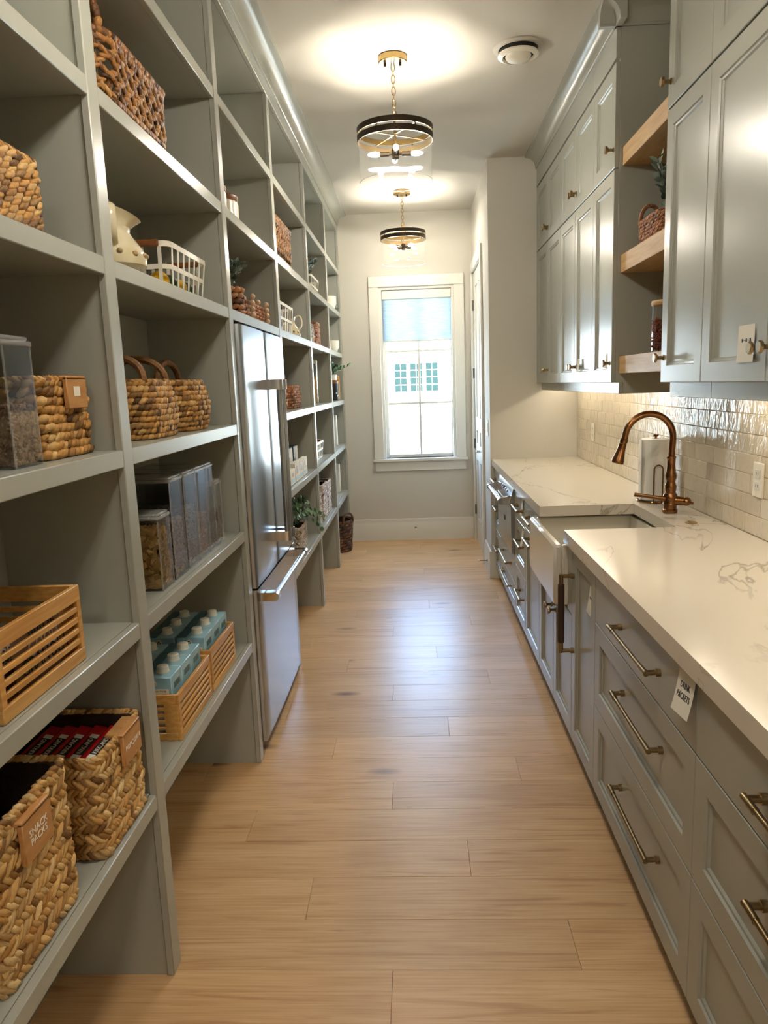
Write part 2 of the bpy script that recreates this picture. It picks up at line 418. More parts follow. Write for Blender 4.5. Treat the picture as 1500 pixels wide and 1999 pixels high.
def text(body, size, loc, face, mat, parent, rot=0, squash=1, name='lettering', mtx=None, th=.0004):
    cu = bpy.data.curves.new('t', 'FONT'); cu.body = body; cu.size = size; cu.align_x = 'CENTER'; cu.align_y = 'CENTER'; cu.extrude = th; cu.resolution_u = 2
    cu.space_line = .9
    to = bpy.data.objects.new('t', cu); C.objects.link(to)
    me = bpy.data.meshes.new_from_object(to); bpy.data.objects.remove(to); bpy.data.curves.remove(cu)
    u, v, n = [Vector(q) for q in FR[face]] if isinstance(face, str) else face
    m = Matrix((u, v, n)).transposed().to_4x4() @ Matrix.Rotation(rot, 4, 'Z') @ Matrix.Diagonal((squash, 1, 1, 1))
    m.translation = Vector(loc)
    if mtx is not None: m = mtx @ m
    m.translation = m.translation-Vector(ORG[parent.name])
    me.transform(m); me.materials.clear(); me.materials.append(MATS[mat]); me.name = name
    o = bpy.data.objects.new(name, me); C.objects.link(o); o.parent = parent; ORG[o.name] = ORG[parent.name]; return o

# ------------------------------------------------------------------ room shell
XL, XBK = -.666, -.975            # bookcase face and back
YB, ZC = 6.95, 3.01               # back wall, ceiling
XA, YJ, XR = 1.19, 5.455, .545    # alcove wall, jog, corridor wall
Y0 = -2.6
struct('ceiling', box(-1.6, 1.4, Y0-.2, YB+.3, ZC, ZC+.25), 'ceiling')
struct('wall_left', box(-1.6, -1.45, Y0-.2, YB+.2, 0, ZC), 'wall')
b = B(); fo = [(-1.45, 0), (-1.05, 0), (-1.05, 2.5), (.95, 2.5), (.95, 0), (1.4, 0), (1.4, ZC), (-1.45, ZC)]
struct('wall_front', b.prism(fo, 1, Y0-.15, Y0), 'wall')  # opening added behind the camera to let fill light through
b = B()
for q in ((-3.2, 3.2, -7.2, -7.0, 0, ZC), (-3.2, -3.0, -7.0, Y0-.151, 0, ZC), (3.0, 3.2, -7.0, Y0-.151, 0, ZC), (-3.0, -1.451, Y0-.35, Y0-.151, 0, ZC), (1.401, 3.0, Y0-.35, Y0-.151, 0, ZC)): b.box(*q)
struct('wall_fill_room', b, 'wall')  # unseen room added to hold the fill lamps
struct('ceiling_fill_room', box(-3.2, 3.2, -7.2, Y0-.21, ZC, ZC+.2), 'ceiling')
struct('floor_fill_room', box(-3.2, 3.2, -7.2, Y0-.001, -.06, -.002), 'oak_floor')
WX0, WX1, WZ0, WZ1 = -.316, .38, .79, 2.37
b = B(); fo = [(-1.45, 0), (1.4, 0), (1.4, ZC), (-1.45, ZC)]; fi = [(WX0, WZ0), (WX1, WZ0), (WX1, WZ1), (WX0, WZ1)]
v = [(x, y, z) for y in (YB, YB+.15) for q in (fo, fi) for x, z in q]; f = []
for i in range(4):
    j = (i+1) % 4
    f += [(i, j, 4+j, 4+i), (8+i, 12+i, 12+j, 8+j), (i, 8+i, 8+j, j), (4+i, 4+j, 12+j, 12+i)]
struct('wall_back', b.add(v, f), 'wall')
alcove = struct('wall_alcove', box(XA, XA+.2, Y0-.2, YJ+.05, 0, ZC), 'wall')
struct('wall_end', box(XR+.12, XA, YJ, YJ+.12, 0, ZC), 'wall')
DY0, DY1, DZ = 5.99, 6.84, 2.44
b = B(); fo = [(YJ, 0), (DY0, 0), (DY0, DZ), (DY1, DZ), (DY1, 0), (YB, 0), (YB, ZC), (YJ, ZC)]
struct('wall_right', b.prism(fo, 0, XR, XR+.12), 'wall')
fl = struct('floor', box(-1.45, 1.25, Y0, YB+.1, -.06, -.004), 'paint_dark_gap')
PW = .181; y = 1.652-PW*24; k = 0
ends = {0: .1, 1: -.65}
while y < YB+.05:
    off = ((k*0.737) % 1.22); x = -1.45-off
    while x < 1.25:
        xa, xb = max(x, -1.45), min(x+1.22, 1.25)
        if xb-xa > .02: obj('plank', box(xa+.0003, xb-.0003, y+.0003, min(y+PW-.0003, YB+.09), -.008, 0, b=.0007), 'oak_floor', fl)
        x += 1.22
    y += PW; k += 1
# baseboards
def baseboard(name, poly, axis, a0, a1): struct(name, B().prism(poly, axis, a0, a1), 'trim_white')
bp_ = [(0, 0), (-.016, 0), (-.016, .165), (-.011, .178), (-.013, .188), (-.008, .207), (0, .207)]
baseboard('baseboard_back', [(YB+p, z) for p, z in bp_], 0, XL+.01, XR-.002)
baseboard('baseboard_right', [(XR+p, z) for p, z in bp_], 1, YJ, DY0-.0905)
baseboard('baseboard_end', [(YJ+p, z) for p, z in bp_], 0, XR-.016, XR+.085)
# crown mouldings
def crown(face, ceil_x, y0, y1, name, sg):
    zt, zb = ZC, 2.922; p = [(face-sg*.02, zb-.0), (face+sg*.006, zb), (face+sg*.006, zb+.008)]
    for i in range(9):
        a = i/8*PI/2; p.append((face+sg*(.008+(.064)*(1-math.cos(a))), zb+.010+(zt-zb-.022)*math.sin(a)))
    p += [(face+sg*.080, zt-.010), (face+sg*.080, zt), (face-sg*.02, zt)]
    struct(name, B().prism(p, 1, y0, y1), 'paint')
crown(XL, 0, -.5, YB-.001, 'trim_1', 1)
crown(.885, 0, 3.312, YJ-.001, 'trim_2', -1)
crown(.885, 0, -.4, 2.80, 'trim_3', -1)
# crown returns across the cabinet sides at the open shelf bay
def crown_x(ys, sg, name):
    zt, zb = ZC, 2.922; p = [(ys-sg*.02, zb), (ys+sg*.006, zb), (ys+sg*.006, zb+.008)]
    for i in range(9):
        a = i/8*PI/2; p.append((ys+sg*(.008+.064*(1-math.cos(a))), zb+.010+(zt-zb-.022)*math.sin(a)))
    p += [(ys+sg*.080, zt-.010), (ys+sg*.080, zt), (ys-sg*.02, zt)]
    struct(name, B().prism(p, 0, .812, XA-.001), 'paint')
crown_x(3.392, -1, 'trim_4'); crown_x(2.72, 1, 'trim_5')

# window
win = prop(bpy.data.objects.new('window_1', None), kind='structure'); win.location = (.03, YB, .79); C.objects.link(win); ORG['window_1'] = (.03, YB, .79)
cas = .088
for x0, x1 in ((WX0-cas, WX0+.004), (WX1-.004, WX1+cas)):
    obj('casing', box(x0, x1, YB-.02, YB-.0005, .7905, WZ1-.0045, b=.003), 'trim_white', win)
obj('head_casing', box(WX0-cas, WX1+cas, YB-.0205, YB-.0005, WZ1-.004, 2.462, b=.003), 'trim_white', win)
obj('window_sill', box(WX0-cas-.012, WX1+cas+.012, YB-.045, YB+.075, .762, .79, b=.004), 'trim_white', win)
obj('apron', box(WX0-cas+.004, WX1+cas-.004, YB-.018, YB-.0005, .672, .762, b=.003), 'trim_white', win)
b = B(); b.box(WX0, WX0+.028, YB+.005, YB+.14, WZ0, WZ1); b.box(WX1-.028, WX1, YB+.005, YB+.14, WZ0, WZ1)
b.box(WX0+.028, WX1-.028, YB+.005, YB+.14, WZ1-.028, WZ1)
b.box(WX0+.028, WX1-.028, YB+.075, YB+.14, WZ0, WZ0+.012)
obj('window_frame', b, 'trim_white', win)
GX0, GX1, GZ0, GZ1 = -.257, .337, .824, 2.32
b = B(); b.box(WX0+.028, GX0, YB+.06, YB+.10, .7905, 2.345, b=.003); b.box(GX1, WX1-.028, YB+.06, YB+.10, .7905, 2.345, b=.003)
b.box(GX0, GX1, YB+.06, YB+.10, .7905, GZ0, b=.003); b.box(GX0, GX1, YB+.06, YB+.10, GZ1, 2.345, b=.003)
obj('sash', b, 'trim_white', win)
obj('pane', box(GX0, GX1, YB+.078, YB+.082, GZ0, GZ1), 'pane', win)
for xx in (.043,): obj('muntin', box(xx-.011, xx+.011, YB+.068, YB+.092, GZ0, GZ1, b=.002), 'trim_white', win)
for zz in (1.305, 1.79): obj('muntin', box(GX0, GX1, YB+.0685, YB+.0915, zz-.011, zz+.011, b=.002), 'trim_white', win)
sh = thing('roller_shade', (.03, YB+.03, 2.26), 'pale blue roller shade pulled partway down inside the window', 'shade')
obj('cassette', box(WX0+.029, WX1-.029, YB+.008, YB+.055, 2.255, 2.335, b=.006), 'trim_white', sh, label='off-white valance box')
obj('fabric', box(-.283, .347, YB+.0335, YB+.0345, 1.885, 2.26), 'shade_cloth', sh)
obj('hem_bar', box(-.283, .347, YB+.028, YB+.040, 1.872, 1.888, b=.004), 'trim_white', sh)

# corridor door
dr = prop(bpy.data.objects.new('door_1', None), kind='structure'); dr.location = (XR, DY0, 0); C.objects.link(dr); ORG['door_1'] = (XR, DY0, 0)
for y0, y1 in ((DY0-.09, DY0), (DY1, DY1+.09)): obj('casing', box(XR-.02, XR-.0005, y0, y1, 0, DZ-.0005, b=.003), 'trim_white', dr)
obj('head_casing', box(XR-.0205, XR-.0005, DY0-.09, DY1+.09, DZ, DZ+.09, b=.003), 'trim_white', dr)
def shaker(y0, y1, z0, z1, xf, t=.02, fw=.058, sg=-1, slab=False, panels=None, deep=.011):
    fm = lambda u, v, w_: (xf+sg*w_, u, v)
    b = B()
    if slab: return b.rings(y0, y1, z0, z1, [(0, -t), (0, -.002), (.002, 0)], fm)
    return b.rings(y0, y1, z0, z1, [(0, -t), (0, -.002), (.002, 0), (fw, 0), (fw+.003, -.005), (fw+.009, -.006), (fw+.013, -deep)], fm)
lf = obj('leaf', box(XR+.016, XR+.05, DY0+.004, DY1-.004, .008, DZ-.004), 'door_white', dr)
# stiles and rails proud of the leaf leave six recessed panels
dw = (DY1-DY0); ys = [DY0+.004, DY0+.115, DY0+dw/2-.05, DY0+dw/2+.05, DY1-.115, DY1-.004]; zs = [.008, .235, .78, .93, 1.05, 1.17, DZ-.13, DZ-.004]
for a, c in ((0, 1), (2, 3), (4, 5)): obj('stile', box(XR+.004, XR+.016, ys[a], ys[c], .008, DZ-.004, b=.002), 'door_white', dr)
for a, c in ((0, 1), (2, 3), (4, 5), (6, 7)):
    for p, q in ((1, 2), (3, 4)): obj('rail', box(XR+.0045, XR+.016, ys[p], ys[q], zs[a], zs[c], b=.002), 'door_white', dr)
for zz in (.30, .92, 1.56, 2.16):
    b = B().lathe([(.007, -.045), (.007, .045)], (XR-.006, DY1+.001, zz), 10); b.box(XR-.003, XR+.004, DY1-.02, DY1+.0, zz-.045, zz+.045)
    obj('hinge', b, 'hinge', dr)
b = B().lathe([(.030, 0), (.030, .006), (.024, .010), (.011, .012), (.011, .050)], (0, 0, 0), 20, Matrix.Translation((XR+.004, 6.07, .915)) @ Matrix.Rotation(-PI/2, 4, 'Y'))
b.tube([(XR-.045, 6.063, .915), (XR-.05, 6.10, .915), (XR-.047, 6.19, .913)], [.011, .009, .007], 10)
obj('lever_handle', b, 'chrome', dr)
for i, (loc, rot, mt, lab) in enumerate((((-.033, YB-.016, .118), PI/2, 'old_brass', 'small door stop screwed into the back baseboard under the window'),
                                  ((XR-.016, 5.62, .10), -PI/2, 'old_brass', 'small spring door stop on the baseboard beside the white door'))):
    m = Matrix.Translation(loc) @ (Matrix.Rotation(PI/2, 4, 'X') if i == 0 else Matrix.Rotation(-PI/2, 4, 'Y'))
    t = thing('door_stop', loc, lab, 'door stop')
    obj('base', B().lathe([(.011, 0), (.011, .004), (.004, .008), (.004, .06)], n=12, mtx=m), mt, t)
    obj('bumper', B().lathe([(.007, .06), (.009, .066), (.007, .075)], n=12, mtx=m), 'cap', t)

# ------------------------------------------------------------------ outside
struct('ground', box(-40, 40, YB+.35, 60, -.35, -.25), 'sand')
hs = thing('house', (0, 50, -.25), 'white neighbouring house seen through the window', 'building')
obj('wall', box(-22, 22, 50, 52, -.25, 7.5), 'house_white', hs)
for cx in (-.95, .1, 1.15):
    wz0, wz1 = .95, 2.85
    fr_ = obj('window', B().rings(cx-.46, cx+.46, wz0-.06, wz1+.06, [(0, 0), (0, .05), (.05, .05), (.05, .02)], lambda u, v_, w_: (u, 50-w_, v_)), 'house_white', hs)
    for i in range(2):
        for j in range(4):
            x0 = cx-.40+i*.415; z0 = wz0+j*.475
            obj('pane', box(x0, x0+.385, 49.965, 49.99, z0+.02, z0+.455), 'house_glass', fr_)
obj('roof', B().prism([(49.2, 7.4), (56, 12), (62, 7.4)], 0, -23, 23), 'slate', hs)
b = box(-.62, -.5, 9.1, 9.25, -.25, .92, b=.01); b.box(-.63, -.49, 9.09, 9.26, .92, .95, b=.005)
obj('utility_post', b, 'blue_gray', None, 'blue-gray post outside the left edge of the window', 'post')

# ------------------------------------------------------------------ built-in bookcase
bc = thing('bookcase', (XL, 3.2, 0), 'tall built-in grey-green shelving wall with open cubbies along the aisle', 'bookcase')
ST = [(-.45, -.395), (.565, .62), (1.632, 1.687), (2.71, 2.768), (3.718, 3.777), (4.829, 4.885), (5.893, 5.961), (6.892, 6.948)]
ROWS = [.512, .955, 1.363, 1.785, 2.147, 2.524]
for y0, y1 in ST:
    obj('stile', box(XL-.019, XL, y0, y1, 0, 2.866, b=.0025), 'paint', bc)
    obj('side_panel', box(XBK, XL-.0195, y0+.005, y1-.009, 0, 2.99), 'paint', bc)
obj('frieze', box(XL-.019, XL, -.45, YB-.002, 2.866, 2.93, b=.002), 'paint', bc)
for i in range(len(ST)-1):
    y0, y1 = ST[i][1], ST[i+1][0]; ya, yb = y0-.008, y1+.004
    fridge = i == 3
    obj('back_panel', box(XBK-.015, XBK, ya, yb, 1.75 if fridge else .0, 2.99), 'paint', bc)
    obj('top_panel', box(XBK, XL-.019, ya, yb, 2.868, 2.888), 'paint', bc)
    for z in ROWS:
        if fridge and z < 1.7: continue
        zt = z-.0008; b = box(XL-.020, XL-.0012, y0, y1, z-.040, zt, b=.002); b.box(XBK, XL-.0201, ya, yb, z-.036, zt)
        obj('shelf', b, 'paint', bc)

# ------------------------------------------------------------------ refrigerator
FX = -.652
fr = thing('refrigerator', (-1.0, 3.245, 0), 'stainless steel french door refrigerator with bottom freezer set into the shelving wall', 'refrigerator')
FY0, FY1, FM = 2.792, 3.700, 3.246
obj('body', box(-1.40, FX-.055, FY0+.006, FY1-.006, .03, 1.728, b=.004), 'steel_dark', fr)
def fdoor(y0, y1, z0, z1):
    b = B(); P = []; n = 10
    for i in range(n+1):
        t = i/n; P.append((FX+.004*math.sin(PI*t), y0+.008+(y1-y0-.016)*t))
    poly = [(FX-.05, y0), (FX-.008, y0)]+[(FX-.0025, y0+.002)]+P+[(FX-.0025, y1-.002), (FX-.008, y1), (FX-.05, y1)]
    return b.prism(poly, 2, z0, z1)
d1 = obj('door', fdoor(FY0, FM-.0025, .706, 1.732), 'steel', fr)
d2 = obj('door', fdoor(FM+.0025, FY1, .706, 1.732), 'steel', fr)
d3 = obj('freezer_drawer', fdoor(FY0, FY1, .052, .697), 'steel', fr)
def bracket(yc, zc, dz):
    b = B(); pts = [(FX-.002, -.016)]+[(FX+.062+.016*math.sin(a), .016*-math.cos(a)) for a in np.linspace(0, PI, 9)]+[(FX-.002, .016)]
    return b.prism([(x, yc+y) for x, y in pts], 2, zc-dz, zc+dz)
for dd, yc in ((d1, FM-.045), (d2, FM+.045)):
    obj('handle_bracket', bracket(yc, 1.505, .022), 'chrome', dd); obj('handle_bracket', bracket(yc, .835, .022), 'chrome', dd)
    obj('handle', B().tube([(FX+.060, yc, z) for z in (.857, 1.2, 1.483)], .0125, 14), 'steel', dd)
for yc in (FY0+.06, FY1-.06):
    b = B(); pts = [(FX-.002, -.018)]+[(FX+.060+.018*math.sin(a), -.018*math.cos(a)) for a in np.linspace(0, PI, 9)]+[(FX-.002, .018)]
    obj('handle_bracket', b.prism([(x, .658+z) for x, z in pts], 1, yc-.020, yc+.020), 'chrome', d3)
obj('handle', B().tube([(FX+.060, y, .658) for y in (FY0+.08, 3.2, FY1-.08)], .0125, 14), 'steel', d3)
obj('toe_grille', box(FX-.09, FX-.05, FY0+.02, FY1-.02, .012, .05), 'black', fr)
for yc in (FY0+.04, FY1-.04):
    for xc in (FX-.075, -1.33): obj('caster', B().lathe([(.018, -.012), (.022, -.006), (.022, .006), (.018, .012)], n=14, mtx=Matrix.Translation((xc, yc-.0, .022)) @ Matrix.Rotation(PI/2, 4, 'X')), 'black', fr)
obj('emblem', B().lathe([(.010, 0), (.010, .001), (0, .0015)], n=14, mtx=Matrix.Translation((FX+.0035, 3.60, 1.62)) @ Matrix.Rotation(PI/2, 4, 'Y')), 'chrome', d2)

# ------------------------------------------------------------------ basket makers
def rope(b, path, nrm, ln, wd, slant=.5, closed=True, strands=1):
    P = np.asarray(path, float); Nn = np.asarray(nrm, float)
    T = np.roll(P, -1, 0)-np.roll(P, 1, 0)
    if not closed: T[0] = P[1]-P[0]; T[-1] = P[-1]-P[-2]
    T /= np.linalg.norm(T, axis=1)[:, None]; Bn = np.cross(T, Nn)
    d = T*math.cos(slant)+Bn*math.sin(slant)
    lumps(b, P, d, Nn, ln, wd, wd)
def wicker(name, label, group, cx, cy, z0, z1, hx, hy, r, rowh=.02, ln=.02, style='rope', mat='wicker', prof=None, handles=None,
           inner='wicker_inner', cat='basket', rim=True):
    """woven container; prof(t) scales the footprint with height"""
    t = thing(name, (cx, cy, z0), label, cat, group); prof = prof or (lambda q: 1)
    b = B(); n = max(1, int(round((z1-z0)/rowh))); rh = (z1-z0)/n
    for k in range(n):
        q = (k+.5)/n; s = prof(q); z = z0+(k+.5)*rh
        step = ln*(1.0 if style == 'rope' else .62)
        P, Nn = ring(hx*s-rh*.45, hy*s-rh*.45, r*s, step); m = len(P)
        if k % 2: P = (P+np.roll(P, -1, 0))/2
        ctr = np.c_[P[:, 0]+cx, P[:, 1]+cy, np.full(m, z)+RNG.normal(0, rh*.06, m)]; N3 = np.c_[Nn, np.zeros(m)]
        T = np.c_[-Nn[:, 1], Nn[:, 0], np.zeros(m)]
        sl = .46 if style == 'rope' else (.75 if k % 2 else -.75) if style == 'chev' else .75
        d = T*math.cos(sl); d[:, 2] = math.sin(sl)
        lumps(b, ctr+N3*RNG.normal(0, rh*.07, (m, 1)), d, N3, ln*(.92 if style == 'rope' else .95), rh*(.60 if style == 'rope' else .40), rh*(.50 if style == 'rope' else .42))
    if rim:
        s = prof(1); P, Nn = ring(hx*s-rh*.4, hy*s-rh*.4, r*s, ln*.6)
        rope(b, np.c_[P[:, 0]+cx, P[:, 1]+cy, np.full(len(P), z1-rh*.1)], np.c_[Nn, np.zeros(len(P))], ln*.7, rh*.34, .45)
    for q in b.v: q[:, 2] = np.maximum(q[:, 2], z0+.0008)
    obj('wicker', b, mat, t, kind='stuff')
    b = B(); st = 6; m = None; V = []; F = []
    for sh_, flip in ((rh*.62, 0), (rh*1.0, 1)):
        for k in range(st+1):
            q = k/st; s = prof(q); P, _ = ring(hx*s-sh_, hy*s-sh_, r*s, (hx+hy)*4/40) if m is None else (None, None)
            P = ring40(hx*s-sh_, hy*s-sh_, r*s); m = len(P)
            V += [(p[0]+cx, p[1]+cy, max(z0+.001+(.004 if flip and k == 0 else 0), z0+(z1-z0)*q-.004)) for p in P]
    for g in (0, 1):
        for k in range(st):
            for i in range(m):
                o = g*(st+1)*m+k*m; F.append((o+i, o+(i+1) % m, o+m+(i+1) % m, o+m+i))
    for i in range(m):
        a = st*m; c = (2*st+1)*m; F.append((a+i, a+(i+1) % m, c+(i+1) % m, c+i))
    F.append(tuple(range(m))); F.append(tuple(range((st+1)*m, (st+2)*m)))
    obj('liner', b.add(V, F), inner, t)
    for h in (handles or []):
        p0, p1, top, rr, lean = h
        a = np.linspace(0, PI, 17); p0 = np.array(p0); p1 = np.array(p1); mid = (p0+p1)/2; hv = (p1-p0)/2
        path = [tuple(mid-hv*math.cos(q)+np.array((lean[0]*math.sin(q), lean[1]*math.sin(q), top*math.sin(q)**.8))) for q in a]
        b = B(); seg = []
        for i in range(len(path)-1):
            for u in (0, .5): seg.append(tuple(np.array(path[i])*(1-u)+np.array(path[i+1])*u))
        seg.append(path[-1])
        b.tube(seg, [rr*(1.08 if i % 2 else .9) for i in range(len(seg))], 8)
        obj('handle', b, 'wicker_handle' if mat == 'wicker' else mat, t)
    return t
def ring40(hx, hy, r):
    r = max(.002, min(r, hx*.98, hy*.98)); P = []
    for q, (sx, sy) in enumerate(((1, 1), (-1, 1), (-1, -1), (1, -1))):
        for i in range(6):
            a = q*PI/2+i/5*PI/2; P.append((sx*(hx-r)+r*math.cos(a), sy*(hy-r)+r*math.sin(a)))
    return P
def open_weave(name, label, group, cx, cy, z0, z1, hx, hy, r, mat, handles):
    t = thing(name, (cx, cy, z0), label, 'basket', group); b = B(); H = z1-z0
    def level(z, sc, ln, wd, wav=0, ph=0, cyc=12):
        P, Nn = ring(hx*sc, hy*sc, r*sc, ln*.8); m = len(P); u = np.arange(m)/m
        zz = z+wav*np.sin(2*PI*cyc*u+ph); N3 = np.c_[Nn, np.zeros(m)]
        rope(b, np.c_[P[:, 0]+cx, P[:, 1]+cy, zz], N3, ln, wd, .45)
    for k in range(4): level(z0+.010+k*.0155, .96+.006*k, .018, .0085)
    cyc = int(round((hx+hy)*4/.125))
    for z, amp in ((z0+H*.44, .10), (z0+H*.66, .10), (z0+H*.86, .07)):
        for ph in (0, PI): level(z, 1.0, .017, .0075, H*amp, ph, cyc)
    level(z1-.012, 1.0, .022, .011); level(z1, 1.01, .016, .012)
    obj('wicker', b, mat, t, kind='stuff')
    P, Nn = ring(hx*.985, hy*.985, r, .0625); b = B()
    for p in P: b.tube([(cx+p[0], cy+p[1], z0+.01), (cx+p[0], cy+p[1], z1)], .0022, 5)
    obj('wire_frame', b, 'old_brass', t, kind='stuff')
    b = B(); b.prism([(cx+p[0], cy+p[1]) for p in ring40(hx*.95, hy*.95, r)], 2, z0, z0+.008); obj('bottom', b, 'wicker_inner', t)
    for p0, p1, top in handles:
        a = np.linspace(0, PI, 15); p0 = np.array(p0); p1 = np.array(p1)
        path = np.array([(p0+p1)/2-(p1-p0)/2*math.cos(q)+np.array((0, 0, top*math.sin(q)**.7)) for q in a]); b = B()
        pp = np.concatenate([path[:-1]+(path[1:]-path[:-1])*u for u in (0, .5)]); pp = pp[np.argsort(np.tile(np.arange(14), 2)+np.repeat((0, .5), 14))]
        d = (p1-p0)/np.linalg.norm(p1-p0); nv = np.cross(d, (0, 0, 1.)); rope(b, pp, np.tile(nv, (len(pp), 1)), .016, .0115, .5, False)
        obj('handle', b, mat, t, kind='stuff')
    return t
def wood_tag(t, xf, y0, y1, z0, z1, words, size, zt=None):
    b = box(xf, xf+.010, y0, y1, z0, z1, b=.002); b.box(xf-.032, xf+.010, y0, y1, z1-.006, z1+.003, b=.002)
    tg = obj('clip_tag', b, 'wood_tag', t, label='wooden clip-on tag')
    if words: text(words, size, (xf+.0104, (y0+y1)/2, (z0+z1)/2), '+X', 'ink_white', tg)
    return tg
def crate(name, label, group, x0, x1, y0, y1, z0, z1, nslat=5, handle=True):
    t = thing(name, ((x0+x1)/2, (y0+y1)/2, z0), label, 'crate', group); th = .010; H = z1-z0
    bot = H*.17; top = H*.20; g = (H-bot-top)/(2*nslat-1+0.0)
    for xx in (x0, x1-th):
        obj('rail', box(xx, xx+th, y0, y1, z0, z0+bot, b=.0015), 'bamboo', t); obj('rail', box(xx, xx+th, y0, y1, z1-top, z1, b=.0015), 'bamboo', t)
        for yy in (y0, y1-.016): obj('post', box(xx+.0005, xx+th-.0005, yy+.0005, yy+.0155, z0+bot, z1-top), 'bamboo', t)
        for k in range(nslat-1):
            zz = z0+bot+g*(2*k+1); obj('slat', box(xx+.001, xx+th-.001, y0+.001, y1-.001, zz, zz+g*1.0, b=.001), 'bamboo', t)
    for yy in (y0, y1-th):
        obj('end_rail', box(x0+th, x1-th, yy, yy+th, z0, z0+bot, b=.0015), 'bamboo', t); obj('end_rail', box(x0+th, x1-th, yy, yy+th, z1-top, z1, b=.0015), 'bamboo', t)
        for xx in (x0+th, x1-th-.035): obj('post', box(xx, xx+.035, yy+.0005, yy+th-.0005, z0+bot, z1-top), 'bamboo', t)
        for k in range(nslat-1):
            zz = z0+bot+g*(2*k+1); obj('slat', box(x0+th, x1-th, yy+.001, yy+th-.001, zz, zz+g, b=.001), 'bamboo', t)
    obj('bottom', box(x0+th, x1-th, y0+th, y1-th, z0+.003, z0+.009), 'bamboo', t)
    return t

# ------------------------------------------------------------------ nearest bay
wicker('seagrass_basket', 'large seagrass rope basket high on the shelf nearest the camera, cut by the frame', None, -.825, 1.27, 1.785, 1.925, .122, .225, .05, .0145, .025, 'rope', 'wicker')
def canister(name, label, group, x0, x1, y0, y1, z0, z1, fill, mat, kind, lidh=.016, fillx=1):
    t = thing(name, ((x0+x1)/2, (y0+y1)/2, z0), label, 'canister', group)
    b = B(); w_ = .0022
    b.box(x0, x1, y0, y0+w_, z0, z1-lidh); b.box(x0, x1, y1-w_, y1, z0, z1-lidh); b.box(x0, x0+w_, y0+w_, y1-w_, z0, z1-lidh); b.box(x1-w_, x1, y0+w_, y1-w_, z0, z1-lidh)
    b.box(x0+w_, x1-w_, y0+w_, y1-w_, z0, z0+.004)
    obj('clear_wall', b, 'acrylic', t)
    b = box(x0-.003, x1+.003, y0-.003, y1+.003, z1-lidh, z1-lidh*.45, b=.002); b.box(x0+.002, x1-.002, y0+.002, y1-.002, z1-lidh*.45, z1, b=.002)
    obj('lid', b, 'edge_highlight', t)
    b = B()
    for xx in (x0-.0004, x1-.0022):
        for yy in (y0-.0004, y1-.0022): b.box(xx, xx+.0026, yy, yy+.0026, z0, z1-lidh)
    obj('corner_highlight', b, 'edge_highlight', t, kind='stuff')  # strips added and whitened to paint corners catching light
    if fill > 0:
        b = B(); zt = z0+.006+fill*(z1-z0-lidh-.01); ix0, ix1, iy0, iy1 = x0+.004, x1-.004, y0+.004, y1-.004
        obj('fill_core', box(ix0+.006, ix1-.006, iy0+.006, iy1-.006, z0+.005, zt-.008), mat, t, kind='stuff')
        sz = dict(square=.013, granola=.0065, oats=.006, ring=.0075, stick=.010)[kind]; pts = []
        for _ in range(int(2*((ix1-ix0)+(iy1-iy0))*(zt-z0)/(sz*sz)*.85)):
            z = random.uniform(z0+.006, zt); u = random.random(); e = .003
            if u < (ix1-ix0)/((ix1-ix0)+(iy1-iy0)): pts.append((random.uniform(ix0, ix1), random.choice((iy0+e, iy1-e)), z))
            else: pts.append((random.choice((ix0+e, ix1-e)), random.uniform(iy0, iy1), z))
        for _ in range(int((ix1-ix0)*(iy1-iy0)/(sz*sz)*1.2)): pts.append((random.uniform(ix0, ix1), random.uniform(iy0, iy1), zt-.004))
        cap_ = 900 if kind == 'square' else 2400
        if len(pts) > cap_: pts = random.sample(pts, cap_); sz *= 1.25
        if kind == 'square':
            for p in pts:
                onx = min(p[0]-ix0, ix1-p[0]) < .0045
                m = Matrix.Translation(p) @ Matrix.Rotation((PI/2 if onx else 0)+random.uniform(-.35, .35), 4, 'Z') @ Matrix.Rotation(random.uniform(-.35, .35), 4, 'X') @ Matrix.Rotation(random.uniform(0, 6), 4, 'Y')
                b.box(-sz*.6, sz*.6, -.0022, .0022, -sz*.6, sz*.6, mtx=m)
        else:
            pts = np.array(pts); d = RNG.normal(0, 1, (len(pts), 3)); nn = RNG.normal(0, 1, (len(pts), 3))
            lumps(b, pts, d, nn, sz*(1.5 if kind == 'stick' else .8), sz*.55, sz*.5)
        for q in b.v: np.clip(q, (ix0-.001, iy0-.001, z0+.0045), (ix1+.001, iy1+.001, zt+.006), out=q)
        o = obj('contents', b, mat, t, kind='stuff')
    return t
canister('food_canister', 'tallest clear canister half full of pale oats in front of the tagged basket', 'clear food canisters', -.93, -.708, 1.258, 1.352, 1.363, 1.597, .52, 'granola', 'granola', .018)
t = wicker('storage_basket', 'square woven basket with a blank wooden clip tag beside the tall clear canister', None, -.835, 1.508, 1.363, 1.524, .118, .112, .025, .018, .019, 'rope', 'wicker', lambda q: 1.0)
tg = wood_tag(t, -.716, 1.478, 1.566, 1.462, 1.526, '', .01)
obj('label_sticker', box(-.7058, -.7053, 1.505, 1.533, 1.487, 1.507), 'paper', tg)
crate('bamboo_crate', 'golden bamboo crate of snack pouches with slotted sides, largest and nearest', 'bamboo crates', -.945, -.692, 1.10, 1.405, .955, 1.112)
